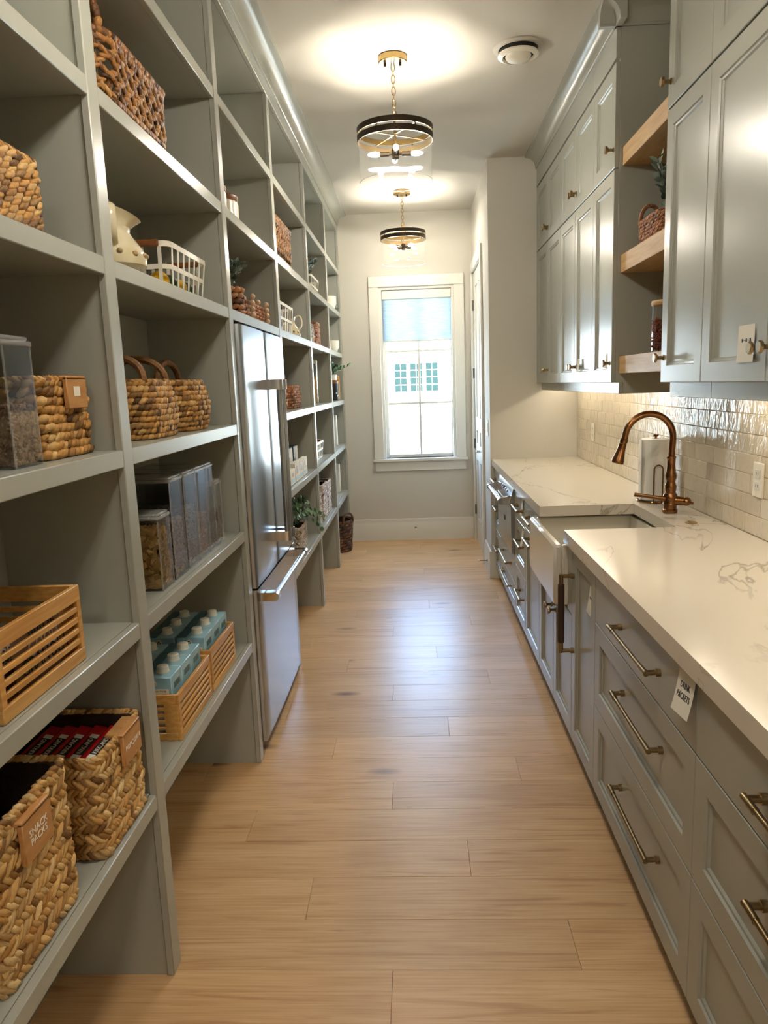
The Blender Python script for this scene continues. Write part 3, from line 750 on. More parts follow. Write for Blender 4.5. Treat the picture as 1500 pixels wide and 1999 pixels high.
def pouch(name, label, x, y, z, L, H, tilt, mat, words=None, sz=.03, mt='ink', group='snack pouches', yaw=0):
    """flat sealed packet standing on its long edge, front towards the aisle"""
    t = thing(name, (x, y, z), label, 'pouch', group)
    m = Matrix.Translation((x, y, z)) @ Matrix.Rotation(yaw, 4, 'Z') @ Matrix.Rotation(tilt, 4, 'Y')
    b = B(); V = []; F = []; nu, nv = 8, 7
    for sgn in (1, -1):
        for i in range(nu+1):
            for j in range(nv+1):
                u, q = i/nu, j/nv; pu = (math.sin(PI*u)*math.sin(PI*q))**.5*.012*sgn
                V.append((pu, (u-.5)*L, q*H))
    k = (nu+1)*(nv+1)
    for g in (0, 1):
        for i in range(nu):
            for j in range(nv):
                a = g*k+i*(nv+1)+j; F.append((a, a+1, a+nv+2, a+nv+1))
    obj('wrapper', b.add(V, F, m), mat, t)
    if words:
        for wd, dz, ml in words: text(wd, sz, (.0135, 0, H*dz), '+X', ml, t, squash=.85, mtx=m)
    return t
for i, (x, y, L, H, mat, words, lab) in enumerate((
        (-.716, 1.275, .17, .125, 'pack_pink', [('MADE', .78, 'ink'), ('GOOD', .58, 'ink_white'), ('GRANOLA', .36, 'ink')], 'pink-grey snack pouch with large block lettering at the front of the near crate'),
        (-.750, 1.19, .15, .10, 'pack_brown', [('MADE', .74, 'ink_white'), ('GOOD', .5, 'ink_white')], 'brown snack pouch behind the front pouch in the near crate'),
        (-.785, 1.29, .16, .085, 'pack_brown', None, 'dark brown snack pouch in the middle of the near crate'),
        (-.82, 1.22, .16, .10, 'pack_pink', None, 'pale snack pouch in the back half of the near crate'),
        (-.865, 1.27, .16, .08, 'pack_brown', None, 'brown snack pouch against the back slats of the near crate'))):
    pouch('snack_pouch', lab, x, y, .9665, L, H, -.05, mat, words, .042 if i == 0 else .03)
sn = wicker('hyacinth_basket', 'large water hyacinth basket tagged for snack packs on the lowest shelf', 'hyacinth baskets', -.825, 1.150, .512, .800, .136, .140, .022, .0225, .026, 'chev', 'wicker_pale')
wood_tag(sn, -.690, 1.090, 1.185, .702, .782, 'SNACK\nPACKS', .0185)
pc = wicker('hyacinth_basket', 'water hyacinth basket tagged for popcorn and packed with red boxes', 'hyacinth baskets', -.815, 1.495, .512, .742, .140, .126, .022, .0205, .022, 'chev', 'wicker_pale', lambda q: 1-.0*q)
wood_tag(pc, -.675, 1.475, 1.572, .672, .745, 'POPCORN', .017)
def popcorn_box(x, z, tilt, lab, words):
    t = thing('popcorn_box', (x, 1.495, z), lab, 'box', 'red popcorn boxes')
    m = Matrix.Translation((x, 1.49, z)) @ Matrix.Rotation(tilt, 4, 'Y')
    h = .20; d = .030
    obj('carton', B().box(-d/2, d/2, -.092, .092, 0, h, b=.0015, mtx=m), 'red_card', t)
    lp = obj('label_panel', B().box(-d/2+.010, d/2-.002, -.062, .050, h, h+.0006, mtx=m), 'paper', t)
    obj('label_band', B().box(-d/2+.009, d/2-.001, -.044, .032, h+.0006, h+.0011, mtx=m), 'ink', t)
    text(words, .0145, (.004, -.006, h+.0012), '+Z', 'ink_white', t, mtx=m, th=.0002)
    obj('front_panel', B().box(d/2, d/2+.0006, -.07, .07, .06, h-.03, mtx=m), 'paper', t)
for x, z, tl, lab in ((-.765, .523, .20, 'red popcorn box against the front wall of its basket'), (-.801, .523, .20, 'second red popcorn box from the basket front'),
                      (-.837, .523, .20, 'third red popcorn box, in the middle of the basket'), (-.873, .523, .20, 'fourth red popcorn box from the basket front'),
                      (-.909, .523, .20, 'red popcorn box against the rear wall of its basket')):
    popcorn_box(x, z, tl, lab, 'KIRKLAND')

# ------------------------------------------------------------------ second bay
open_weave('open_basket', 'big open-weave seagrass basket with a raised handle on the top visible shelf', 'open-weave baskets', -.835, 2.115, 2.147, 2.352, .115, .235, .07, 'wicker_open',
           [((-.93, 1.905, 2.350), (-.735, 1.90, 2.350), .105), ((-.90, 2.345, 2.352), (-.77, 2.345, 2.352), .085)])
# jug with a wavy lip and a strap handle facing the aisle
def jug(name, label, cx, cy, z0, H, R, mat, hdir, group, spots=False):
    t = thing(name, (cx, cy, z0), label, 'pitcher', group)
    pr = [(.0, 0), (.62, 0), (.80, .03), (.98, .14), (1.0, .26), (.90, .42), (.70, .58), (.56, .70), (.55, .80), (.68, .92), (.80, 1.0), (.76, 1.0), (.60, .91), (.50, .80), (.52, .68), (.80, .40), (.85, .2), (0, .06)]
    def fn(a, z): return 1+(.13*max(0, (z/H-.7)/.3)*math.cos(2*(a-hdir)+PI))
    b = B().lathe([(r*R, z*H) for r, z in pr], (cx, cy, z0), 28, fn=fn)
    V = b.v[-1]; q = np.clip((V[:, 2]-z0)/H-.75, 0, 1)/.25; an = np.arctan2(V[:, 1]-cy, V[:, 0]-cx)-hdir
    V[:, 2] += q*H*.10*np.cos(2*an)*.9; obj('body', b, mat, t)
    d = Vector((math.cos(hdir), math.sin(hdir), 0)); p = []
    for r, z in ((.66, 1.0), (.90, 1.06), (1.10, .94), (1.14, .74), (1.06, .56), (.86, .46)): p.append(Vector((cx, cy, z0))+d*r*R+Vector((0, 0, z*H)))
    q = []
    for i in range(len(p)-1):
        for k in range(4):
            u = k/4; p0, p1, p2, p3 = p[max(i-1, 0)], p[i], p[i+1], p[min(i+2, len(p)-1)]
            q.append(.5*((2*p1)+(p2-p0)*u+(2*p0-5*p1+4*p2-p3)*u*u+(3*p1-p0-3*p2+p3)*u**3))
    q.append(p[-1]); obj('handle', B().tube(q, R*.10, 10, flat=1.9), mat, t)
    if spots:
        b = B()
        for i in range(13):
            a = 2*PI*i/13; b.ell((cx+R*.97*math.cos(a), cy+R*.97*math.sin(a), z0+H*(.30+.03*(i % 2))), (.008, .008, .007), 8, 5)
        obj('bumps', b, 'cream_spot', t, kind='stuff')
    return t
jug('ceramic_pitcher', 'cream glazed pitcher with wavy lip and a band of brown dots beside the lemon basket', -.752, 1.895, 1.785, .142, .084, 'cream', -1.18, 'ceramic pitchers', True)
def wire_basket(name, label, group, x0, x1, y0, y1, z0, z1, nb=7, wood=True, r=.03, wid=.011, cross=4, mid=.5):
    t = thing(name, ((x0+x1)/2, (y0+y1)/2, z0), label, 'basket', group); cx, cy = (x0+x1)/2, (y0+y1)/2; hx, hy = (x1-x0)/2, (y1-y0)/2
    def band(z, h, sc):
        P = ring40(hx*sc, hy*sc, r); m = len(P); V = []; F = []
        for o, zz in ((0, z-h/2), (0, z+h/2), (-.0022, z+h/2), (-.0022, z-h/2)):
            for p in ring40(hx*sc+o, hy*sc+o, r): V.append((cx+p[0], cy+p[1], zz))
        for k in range(4):
            for i in range(m): F.append((k*m+i, k*m+(i+1) % m, ((k+1) % 4)*m+(i+1) % m, ((k+1) % 4)*m+i))
        return V, F
    H = z1-z0; tp = lambda q: .88+.12*q
    for q, h in ((1, .016), (mid, .014), (.03, .006)):
        V, F = band(z0+H*q-h/2*(1 if q == 1 else -.0), h, tp(q)); obj('band', B().add(V, F), 'white_metal', t)
    def bar(p0, p1): # upright strip leaning outwards
        b = B(); z_ = [z0, z1-.008]; V = []
        for (px, py), zz, sc in ((p0, z_[0], tp(0)), (p1, z_[1], tp(1))):
            for e in (-1, 1):
                for o in (0, -.002):
                    if abs(px) > abs(py)*hx/hy*.999 and abs(abs(px)-hx) < .001: V.append((cx+(px+math.copysign(1, px)*o)*sc, cy+py*sc+e*wid/2, zz))
                    else: V.append((cx+px*sc+e*wid/2, cy+(py+math.copysign(1, py)*o)*sc, zz))
        obj('bar', b.add(V, [(0, 1, 3, 2), (4, 6, 7, 5), (0, 4, 5, 1), (2, 3, 7, 6), (0, 2, 6, 4), (1, 5, 7, 3)]), 'white_metal', t)
    for i in range(nb):
        y = -hy+r+(2*hy-2*r)*i/(nb-1)
        for sx in (1, -1): bar((sx*hx, y), (sx*hx, y))
    for i in range(cross):
        x = -hx+r+(2*hx-2*r)*i/(cross-1)
        for sy in (1, -1): bar((x, sy*hy), (x, sy*hy))
    obj('bottom', box(cx-hx*.86, cx+hx*.86, cy-hy*.86, cy+hy*.86, z0, z0+.003), 'white_metal', t)
    if wood:
        for sy in (-1, 1): obj('wood_grip', box(cx-hx+r, cx+hx-r, cy+sy*hy-.009, cy+sy*hy+.009, z1-.016, z1+.003, b=.004), 'wood_dark', t, label='brown wooden grip')
    return t
wire_basket('wire_basket', 'white slatted metal basket of lemons and limes with brown wooden grips', 'white wire baskets', -.925, -.705, 2.205, 2.605, 1.785, 1.925)
for nm, mat, lst in (('lemon', 'lemon', ((-.765, 2.276, 'lemon nearest the front corner of the white basket'), (-.765, 2.449, 'lemon in the middle of the front row between limes'), (-.84, 2.53, 'lemon at the far end of the basket behind the front row'), (-.84, 2.40, 'lemon resting behind the front row'))),
                      ('lime', 'lime', ((-.765, 2.3625, 'dark green lime between two lemons in the white basket'), (-.765, 2.536, 'dark green lime next to the far lemon'), (-.845, 2.29, 'dark green lime alone behind the pitcher')))):
    for x, y, lab in lst:
        rr = .0305 if nm == 'lemon' else .031
        t = thing(nm, (x, y, 1.789), lab, nm, nm+'s in the white basket'); a = PI/2+random.uniform(-.12, .12)
        m = Matrix.Translation((x, y, 1.790+rr)) @ Matrix.Rotation(a, 4, 'Z') @ Matrix.Rotation(PI/2+.3, 4, 'Y')
        obj('rind', B().lathe([(0, -rr*1.35), (rr*.22, -rr*1.25), (rr*.5, -rr*1.0), (rr*.85, -rr*.55), (rr, 0), (rr*.85, rr*.55), (rr*.5, rr), (rr*.2, rr*1.22), (0, rr*1.28)], n=16, mtx=m), mat, t)
        obj('stem_end', B().lathe([(.004, rr*1.24), (.003, rr*1.32), (0, rr*1.33)], n=8, mtx=m), 'lime', t)
wicker('handled_basket', 'rectangular woven basket with two looped handles, nearer of the pair by the fridge', 'handled baskets beside the fridge', -.815, 2.078, 1.363, 1.522, .108, .138, .06, .0165, .017, 'rope', 'wicker', lambda q: .96+.10*math.sin(PI*min(1, q*1.05))-.05*q,
       [((-.90, 1.985, 1.515), (-.735, 1.985, 1.515), .072, .0105, (0, .01)), ((-.90, 2.165, 1.515), (-.735, 2.165, 1.515), .072, .0105, (0, -.01))])
wicker('handled_basket', 'round woven basket with a single arched handle, farther of the pair by the fridge', 'handled baskets beside the fridge', -.815, 2.425, 1.363, 1.522, .112, .150, .10, .0155, .015, 'rope', 'wicker', lambda q: .93+.14*math.sin(PI*min(1, q*1.02))-.03*q,
       [((-.815, 2.315, 1.512), (-.815, 2.535, 1.512), .072, .0105, (.0, 0))])
CAN = [(1.897, 1.990, .212, .86, 'cereal', 'square', 'short clear canister of square cereal at the front left of its shelf'),
       (2.012, 2.120, .297, .60, 'granola', 'granola', 'tall clear canister of granola next to the square cereal'),
       (2.136, 2.246, .297, .66, 'oats', 'oats', 'tall clear canister of grey oats, second of the tall ones'),
       (2.254, 2.366, .297, .50, 'rings', 'ring', 'tall clear canister half full of brown ring cereal'),
       (2.374, 2.448, .297, .04, 'oats', 'oats', 'nearly empty tall clear canister, last of the tall ones'),
       (2.456, 2.545, .228, .58, 'brownies', 'stick', 'small clear canister of dark pretzels at the far end of its shelf')]
for y0, y1, h, fl_, mat, kd, lab in CAN:
    canister('food_canister', lab, 'clear food canisters', -.905, -.700, y0, y1, .955, .955+h, fl_, mat, kd)
crate('bamboo_crate', 'bamboo crate of blue cartons on the low shelf, nearer of two', 'bamboo crates', -.940, -.689, 1.906, 2.220, .512, .650)
crate('bamboo_crate', 'bamboo crate of blue cartons on the low shelf beside the fridge', 'bamboo crates', -.940, -.689, 2.240, 2.540, .512, .655)
def carton(loc, lab):
    t = thing('milk_carton', loc, lab, 'carton', 'blue drink cartons in crates'); x, y, z = loc; h = .175; a = .0462
    b = B(); b.box(x-a, x+a, y-a, y+a, z, z+h, b=.002)
    obj('box', b, 'carton', t)
    obj('top_fold', box(x-a, x-a*.3, y-a*.98, y+a*.98, z+h, z+h+.004, b=.0015), 'carton_dark', t)
    obj('cap', B().lathe([(.019, 0), (.019, .003), (.0165, .003), (.0165, .017), (.0145, .019), (0, .019)], (x+.008, y, z+h), 20), 'cap', t)
    nf = obj('nutrition_panel', box(x-a*.7, x+a*.8, y-a-.0006, y-a, z+.03, z+h-.034), 'paper', t)
    text('Nutrition Facts', .0092, (x+a*.05, y-a-.0008, z+h-.040), '-Y', 'ink', t, th=.0001)
    for i in range(4): obj('print_line', box(x-a*.6, x+a*.7, y-a-.0009, y-a-.0006, z+h-.050-i*.008, z+h-.0485-i*.008), 'ink', t)
    b = B().lathe([(.0098, 0), (.0098, .0006), (.0, .0006)], n=20, mtx=Matrix.Translation((x-.006, y-a, z+h-.017)) @ Matrix.Rotation(PI/2, 4, 'X'))
    rd = obj('recycling_mark', b, 'paper', t)
    for k in range(3):
        q = 2*PI*k/3; m = Matrix.Translation((x-.006, y-a-.0008, z+h-.017)) @ Matrix.Rotation(PI/2, 4, 'X') @ Matrix.Rotation(q, 4, 'Z')
        obj('recycling_arrow', B().prism([(-.0035, .003), (.001, .003), (.001, .0018), (.0042, .0045), (.001, .0072), (.001, .006), (-.0035, .006)], 2, 0, .0004, m), 'ink', t)
    obj('brand_panel', box(x+a, x+a+.0006, y-a*.55, y+a*.55, z+h-.040, z+h-.022), 'carton_dark', t, label='dark printed strip')
    return t
names = ['front left', 'front middle', 'front right', 'back left', 'back middle', 'back right']
first = None
for ci, (y0, cl) in enumerate(((1.918, 'nearer crate'), (2.2512, 'crate by the fridge'))):
    for r_ in range(2):
        for c_ in range(3):
            loc = (-.757-r_*.100, y0+.047+c_*.0925, .522)
            lab = 'blue drink carton with white cap, %s of the %s' % (('aisle side ' if r_ == 0 else 'wall side ')+('near end', 'centre', 'far end')[c_], cl)
            if first is None: first = carton(loc, lab)
            else:
                k = copy_tree(first, loc); k['label'] = lab

# ------------------------------------------------------------------ bay over the fridge
def fluted(cx, cy, z0, H, R, lab):
    t = thing('fluted_canister', (cx, cy, z0), lab, 'canister', 'fluted canisters')
    obj('jar', B().lathe([(R*.9, 0), (R, .01), (R, H-.008), (R*.96, H)], (cx, cy, z0), 72, fn=lambda a, z: 1-.035*abs(math.sin(9*a))), 'white_ceramic', t)
    obj('lid', B().lathe([(R*.98, H), (R*1.0, H+.004), (R*1.0, H+.020), (R*.9, H+.026), (0, H+.026)], (cx, cy, z0), 36), 'wood_dark', t)
    obj('knob', B().lathe([(.010, H+.026), (.010, H+.034), (.018, H+.042), (.018, H+.056), (.012, H+.062), (0, H+.062)], (cx, cy, z0), 20), 'wood_dark', t)
fluted(-.828, 3.285, 2.147, .135, .092, 'white fluted canister with a dark wooden lid, larger of two above the fridge')
fluted(-.80, 3.055, 2.147, .120, .070, 'small white fluted canister with a wooden lid half hidden by the shelf post')
def leaf(b, p, d, L, W, up=None):
    d = d.normalized(); up = up or Vector((random.uniform(-1, 1), random.uniform(-1, 1), random.uniform(.2, 1)))
    s = d.cross(up)
    if s.length < 1e-4: s = d.cross(Vector((1, 0, .1)))
    s.normalize(); n = s.cross(d)
    V = [p, p+d*L*.35+s*W*.9+n*L*.05, p+d*L*.7+s*W*.75+n*L*.05, p+d*L, p+d*L*.7-s*W*.75+n*L*.05, p+d*L*.35-s*W*.9+n*L*.05, p+d*L*.5-n*L*.06]
    b.rc = False
    b.add([tuple(q) for q in V], [(0, 1, 6), (1, 2, 6), (2, 3, 6), (3, 4, 6), (4, 5, 6), (5, 0, 6)])
def sprig_plant(t, base, n, H, spread, L, W, mat, per=10, lean=(0, 0)):
    st = B(); lv = B()
    for i in range(n):
        a = 2*PI*i/n+random.uniform(-.4, .4); rr = random.uniform(.3, 1)*spread; h = H*random.uniform(.65, 1)
        p0 = Vector(base); tip = p0+Vector((rr*math.cos(a)+lean[0], rr*math.sin(a)+lean[1], h)); pts = []
        for k in range(7):
            u = k/6; pts.append(p0+(tip-p0)*u+Vector((0, 0, .12*h*math.sin(PI*u))))
        st.tube([tuple(q) for q in pts], .0018, 5)
        for k in range(per):
            u = .2+.8*k/(per-1); j = min(5, int(u*6)); p = pts[j].lerp(pts[j+1], u*6-j) if u < 1 else pts[6]
            d = Vector((random.gauss(0, 1), random.gauss(0, 1), random.uniform(.1, 1.2)))
            leaf(lv, p, d, L*random.uniform(.7, 1.1), W)
    obj('stem', st, 'leaf_gray', t, kind='stuff'); obj('foliage', lv, mat, t, kind='stuff')
def chunky_pot(name, label, group, cx, cy, z0, R, H, mat):
    t = thing(name, (cx, cy, z0), label, 'plant', group); b = B(); n = int(round(H/.024))
    for k in range(n):
        m = 9; a = np.arange(m)/m*2*PI+k*.35; z = z0+(k+.5)*H/n
        c = np.c_[cx+R*.8*np.cos(a), cy+R*.8*np.sin(a), np.full(m, z)]; T = np.c_[-np.sin(a), np.cos(a), np.full(m, .35)]; N3 = np.c_[np.cos(a), np.sin(a), np.zeros(m)]
        lumps(b, c, T, N3, R*.38, H/n*.62, R*.3)
    for q in b.v: q[:, 2] = np.maximum(q[:, 2], z0+.0008)
    obj('wicker', b, mat, t, kind='stuff')
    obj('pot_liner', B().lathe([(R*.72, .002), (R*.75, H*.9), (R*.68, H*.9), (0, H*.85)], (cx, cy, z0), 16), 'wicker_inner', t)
    return t
t = chunky_pot('potted_succulent', 'grey-green sprig plant in a chunky braided pot above the fridge', 'small artificial plants', -.735, 3.045, 1.785, .052, .110, 'wicker_red')
sprig_plant(t, (-.735, 3.045, 1.885), 9, .125, .055, .036, .011, 'leaf_gray', 12)
wicker('bread_basket', 'low oblong brown basket with a wooden bead garland above the fridge', None, -.800, 3.44, 1.785, 1.868, .088, .255, .06, .0135, .016, 'rope', 'wicker_red', lambda q: .88+.12*q)
g = thing('bead_garland', (-.72, 3.36, 1.80), 'pale wooden bead garland draped over the low basket above the fridge', 'garland')
def bead_string(pts, r):
    for p in pts: obj('bead', B().ell(p, (r, r, r), 12, 8), 'bead', g)
bead_string([(-.697-.004*math.sin(k), 3.275-.002*k, 1.886-k*.026+(.0 if k < 4 else .002)) for k in range(4)], .0125)
bead_string([(-.695, 3.56+.004*k, 1.880-k*.025) for k in range(4)], .0125)
bead_string([(-.735-.02*k, 3.30+.055*k, 1.886+.004*math.sin(k)) for k in range(1, 5)], .0125)
bead_string([(-.728, 3.535, 1.890), (-.752, 3.51, 1.888)], .0125)

# ------------------------------------------------------------------ bay past the fridge
open_weave('open_basket', 'tall open-weave basket with no raised handle past the fridge', 'open-weave baskets', -.83, 4.36, 2.147, 2.405, .10, .30, .08, 'wicker_open', [])
wire_basket('wire_basket', 'tall white wire basket with wrapped bundles next to the handled jug', 'white wire baskets', -.90, -.715, 4.03, 4.50, 1.785, 1.955, 6, False, .03, .012)
for i, (y, lab) in enumerate(((4.16, 'brown wrapped bundle at the near end of the tall white basket'), (4.30, 'brown wrapped bundle in the middle of the tall white basket'))):
    t = thing('wrapped_bundle', (-.80, y, 1.79), lab, 'bundle', 'bundles in the tall white basket')
    obj('roll', B().lathe([(.040, 0), (.046, .01), (.046, .12), (.03, .128), (0, .128)], (-.80, y, 1.789), 16), 'pack_pink', t)
    obj('band', B().lathe([(.0465, .05), (.0472, .05), (.0472, .075), (.0465, .075)], (-.80, y, 1.789), 16), 'wood_dark', t)
jug('ceramic_pitcher', 'cream jug with a round loop handle beside the tall white wire basket', -.770, 4.635, 1.785, .132, .068, 'cream', .1, 'ceramic pitchers', True)
wicker('handled_basket', 'near one of two round baskets in the cubby past the fridge, mostly behind the fridge', 'round baskets past the fridge', -.83, 4.13, 1.363, 1.51, .10, .15, .09, .016, .016, 'rope', 'wicker_red', lambda q: .95+.08*math.sin(PI*q), [((-.83, 4.02, 1.50), (-.83, 4.24, 1.50), .06, .008, (0, 0))])
wicker('handled_basket', 'far one of two round baskets in the cubby past the fridge, with tall arched handle', 'round baskets past the fridge', -.83, 4.60, 1.363, 1.500, .10, .19, .09, .016, .017, 'rope', 'wicker_red', lambda q: .95+.08*math.sin(PI*q), [((-.83, 4.45, 1.49), (-.83, 4.75, 1.49), .085, .0085, (0, 0))])
# tray of upright packets with darker goods behind
for i, (y, z1, lab) in enumerate(((4.03, 1.040, 'lowest white printed packet, first in the row past the fridge'), (4.19, 1.066, 'white printed packet, second in the row past the fridge'), (4.345, 1.062, 'white printed packet, third in the row past the fridge'), (4.50, 1.062, 'white printed packet at the far end of the row past the fridge'))):
    t = thing('tea_packet', (-.695, y, .955), lab, 'packet', 'white packets in a row')
    obj('box', box(-.725, -.695, y-.074, y+.074, .956, z1, b=.002), 'paper', t)
    obj('print_panel', box(-.695, -.6945, y-.03, y+.03, 1.0, z1-.02), 'pack_pink', t)
    obj('print_strip', box(-.695, -.6945, y-.05, y+.05, .966, .985), 'carton', t)
for i, (y, lab) in enumerate(((4.33, 'black carton behind the white packets, nearer'), (4.52, 'black carton with a white edge behind the white packets, farther'))):
    t = thing('black_carton', (-.83, y, .955), lab, 'box', 'black cartons behind the packets')
    obj('box', box(-.90, -.755, y-.075, y+.075, .956, 1.135, b=.002), 'black', t); obj('side_label', box(-.755, -.7545, y-.02, y+.07, .97, 1.13), 'paper', t)
t = thing('oil_bottle', (-.752, 4.13, .955), 'slim green glass bottle behind the white packets past the fridge', 'bottle')
obj('body', B().lathe([(.026, 0), (.028, .004), (.028, .085), (.012, .115), (.011, .14), (0, .14)], (-.765, 4.13, .956), 18), 'lime', t); obj('cap', B().lathe([(.0125, .136), (.0125, .158), (0, .158)], (-.765, 4.13, .956), 14), 'wicker_dark', t)
t = thing('gold_pouch', (-.775, 4.22, .955), 'small gold pouch tied at the neck behind the white packets', 'pouch')
obj('body', B().lathe([(.035, 0), (.042, .02), (.036, .07), (.012, .11), (.010, .118), (.022, .145), (0, .14)], (-.775, 4.22, .956), 16), 'pasta', t); obj('tie', B().lathe([(.0135, .108), (.0145, .112), (.0135, .118)], (-.775, 4.22, .956), 12), 'lime', t)
pb = wicker('planter_basket', 'square pale basket holding trailing eucalyptus past the fridge', None, -.80, 4.40, .512, .655, .095, .125, .02, .018, .019, 'chev', 'wicker_whitened')
t = thing('eucalyptus_plant', (-.80, 4.40, .62), 'trailing eucalyptus sprigs spilling out of the pale basket', 'plant')
st = B(); lv = B()
for i in range(11):
    p0 = Vector((-.80, 4.38+random.uniform(-.05, .05), .60)); tip = Vector((random.uniform(-.76, -.69), random.uniform(4.12, 4.70), random.uniform(.66, .79))) if i > 2 else Vector((-.625, 4.50+.06*i, .60+.03*i)); pts = []
    for k in range(9):
        u = k/8; pts.append(p0.lerp(tip, u)+Vector((0, 0, .10*math.sin(PI*u))))
    st.tube([tuple(q) for q in pts], .0016, 5)
    for k in range(2, 9):
        for s_ in (-1, 1): leaf(lv, pts[k], Vector((random.uniform(-.2, .8), s_*random.uniform(.4, 1), random.uniform(-.4, .6))), random.uniform(.028, .042), .017, Vector((1, 0, .3)))
obj('stem', st, 'leaf_green', t, kind='stuff'); obj('foliage', lv, 'leaf_green', t, kind='stuff')
# ------------------------------------------------------------------ next bay
wire_basket('wire_basket', 'white wire basket holding a small green plant on the high shelf', 'white wire baskets', -.90, -.72, 5.42, 5.86, 2.147, 2.290, 6, False, .03, .012)
t = chunky_pot('potted_succulent', 'grey-green sprig plant standing in the high white wire basket', 'small artificial plants', -.82, 5.55, 2.1505, .06, .10, 'wicker')
sprig_plant(t, (-.80, 5.52, 2.24), 10, .17, .10, .045, .013, 'leaf_gray', 11, (.03, 0))
wicker('handled_basket', 'pale woven basket partly hidden by the shelf post, left of the taller reddish basket', 'far pair of baskets', -.80, 5.33, 1.785, 1.93, .085, .14, .08, .016, .017, 'rope', 'wicker_whitened', lambda q: .95+.06*math.sin(PI*q), [((-.80, 5.24, 1.92), (-.80, 5.42, 1.92), .05, .008, (0, 0))])
wicker('handled_basket', 'tall reddish round basket with a thin arched handle on the far shelves', 'far pair of baskets', -.80, 5.66, 1.785, 1.962, .09, .165, .085, .016, .018, 'rope', 'wicker_red', lambda q: .97, [((-.86, 5.54, 1.95), (-.80, 5.78, 1.95), .075, .007, (0, 0))])
t = thing('pasta_jar', (-.79, 5.60, 1.363), 'tall narrow glass jar half full of dry pasta', 'jar')
obj('glass_wall', B().lathe([(.052, 0), (.055, .004), (.055, .30), (.052, .30), (.052, .006), (0, .006)], (-.79, 5.60, 1.364), 28), 'glass', t)
obj('lid', B().lathe([(.0555, .30), (.0555, .318), (.052, .324), (0, .324)], (-.79, 5.60, 1.364), 28), 'cap', t)
b = B(); pts = np.array([(-.79+.049*math.cos(a)*q, 5.60+.049*math.sin(a)*q, 1.372+RNG.uniform(0, .19)) for a, q in zip(RNG.uniform(0, 2*PI, 420), RNG.uniform(.75, .98, 420))])
lumps(b, pts, np.c_[RNG.normal(0, .25, (420, 2)), np.ones(420)], RNG.normal(0, 1, (420, 3)), .016, .005, .005); b.v[-1][:, 2] = np.maximum(b.v[-1][:, 2], 1.371); obj('pasta', b, 'pasta', t, kind='stuff')
obj('pasta_core', B().lathe([(.038, .007), (.038, .195), (0, .2)], (-.79, 5.60, 1.364), 16), 'pasta', t, kind='stuff')
wire_basket('wire_basket', 'small white wire basket with packets on the far middle shelf', 'white wire baskets', -.90, -.725, 5.27, 5.70, .955, 1.085, 6, True, .03, .014)
for y, h, lab in ((5.40, .15, 'brown packet poking above the small far wire basket, nearer'), (5.56, .12, 'brown packet in the small far wire basket, farther')):
    pouch('snack_pouch', lab, -.80, y, .959, .12, h, -.08, 'pack_brown', None, group='packets in the far wire basket')
wicker('tall_basket', 'tall basket whitened by painted window glare, half hidden behind the shelf post near the floor', 'tall far baskets', -.795, 5.11, .512, .735, .095, .125, .02, .021, .022, 'chev', 'wicker_whitened')
wicker('tall_basket', 'tall basket whitened by painted window glare, middle of three on the far low shelf', 'tall far baskets', -.790, 5.415, .512, .775, .095, .145, .02, .021, .022, 'chev', 'wicker_whitened')
wicker('tall_basket', 'tall basket whitened by painted window glare, farthest of three on the far low shelf', 'tall far baskets', -.795, 5.725, .512, .755, .095, .125, .02, .021, .022, 'chev', 'wicker_whitened')
# ------------------------------------------------------------------ last bay
def bowl_cup(name, lab, cx, cy, z0, R, H, mat):
    t = thing(name, (cx, cy, z0), lab, 'pot', 'small white pots on the last shelves')
    obj('body', B().lathe([(R*.55, 0), (R*.7, .006), (R*.98, H*.5), (R, H), (R*.94, H), (R*.9, H*.5), (0, .02)], (cx, cy, z0), 24), mat, t)
    obj('rim', B().tube([(cx+R*.97*math.cos(a), cy+R*.97*math.sin(a), z0+H) for a in np.linspace(0, 2*PI, 24, False)], .003, 6, True), mat, t); return t
bowl_cup('small_pot', 'small white pot on the second highest shelf by the back wall', -.745, 6.66, 2.147, .070, .120, 'white_ceramic')
bowl_cup('small_pot', 'white pot with straighter sides on the shelf above the trailing plant', -.75, 6.72, 1.785, .080, .105, 'white_ceramic')
t = bowl_cup('small_pot', 'dark little pot in the far corner of the second highest shelf', -.70, 6.845, 2.147, .03, .04, 'leaf_gray')
t = thing('cutting_board', (-.79, 6.76, 1.363), 'brown wooden board leaning upright near the back wall', 'board')
m = Matrix.Translation((-.79, 6.76, 1.364)) @ Matrix.Rotation(.05, 4, 'X')
obj('board', B().box(-.10, .10, 0, .02, 0, .215, b=.004, mtx=m), 'bamboo', t); obj('hang_hole', B().lathe([(.012, -.001), (.012, .0005), (0, .0005)], n=14, mtx=m @ Matrix.Translation((0, 0, .19)) @ Matrix.Rotation(PI/2, 4, 'X')), 'wood_dark', t)
t = thing('black_canister', (-.73, 6.60, 1.363), 'black patterned canister in front of the wooden board', 'canister')
obj('body', B().lathe([(.048, 0), (.05, .005), (.05, .15), (0, .15)], (-.733, 6.60, 1.364), 24), 'black', t); obj('lid', B().lathe([(.051, .15), (.051, .168), (.02, .175), (0, .175)], (-.733, 6.60, 1.364), 24), 'wood_dark', t)
b = B()
for k in range(26): a = random.uniform(-.9, 1.6); b.ell((-.733+.0495*math.cos(a), 6.60+.0495*math.sin(a), 1.375+random.uniform(0, .08)), (.005, .005, .005), 6, 4)
obj('white_dots', b, 'paper', t, kind='stuff')
t = thing('trailing_plant', (-.733, 6.60, 1.54), 'small trailing green plant on top of the black canister', 'plant')
obj('pot', B().lathe([(.03, 0), (.04, .005), (.042, .05), (.036, .05), (0, .04)], (-.733, 6.60, 1.540), 18), 'white_ceramic', t)
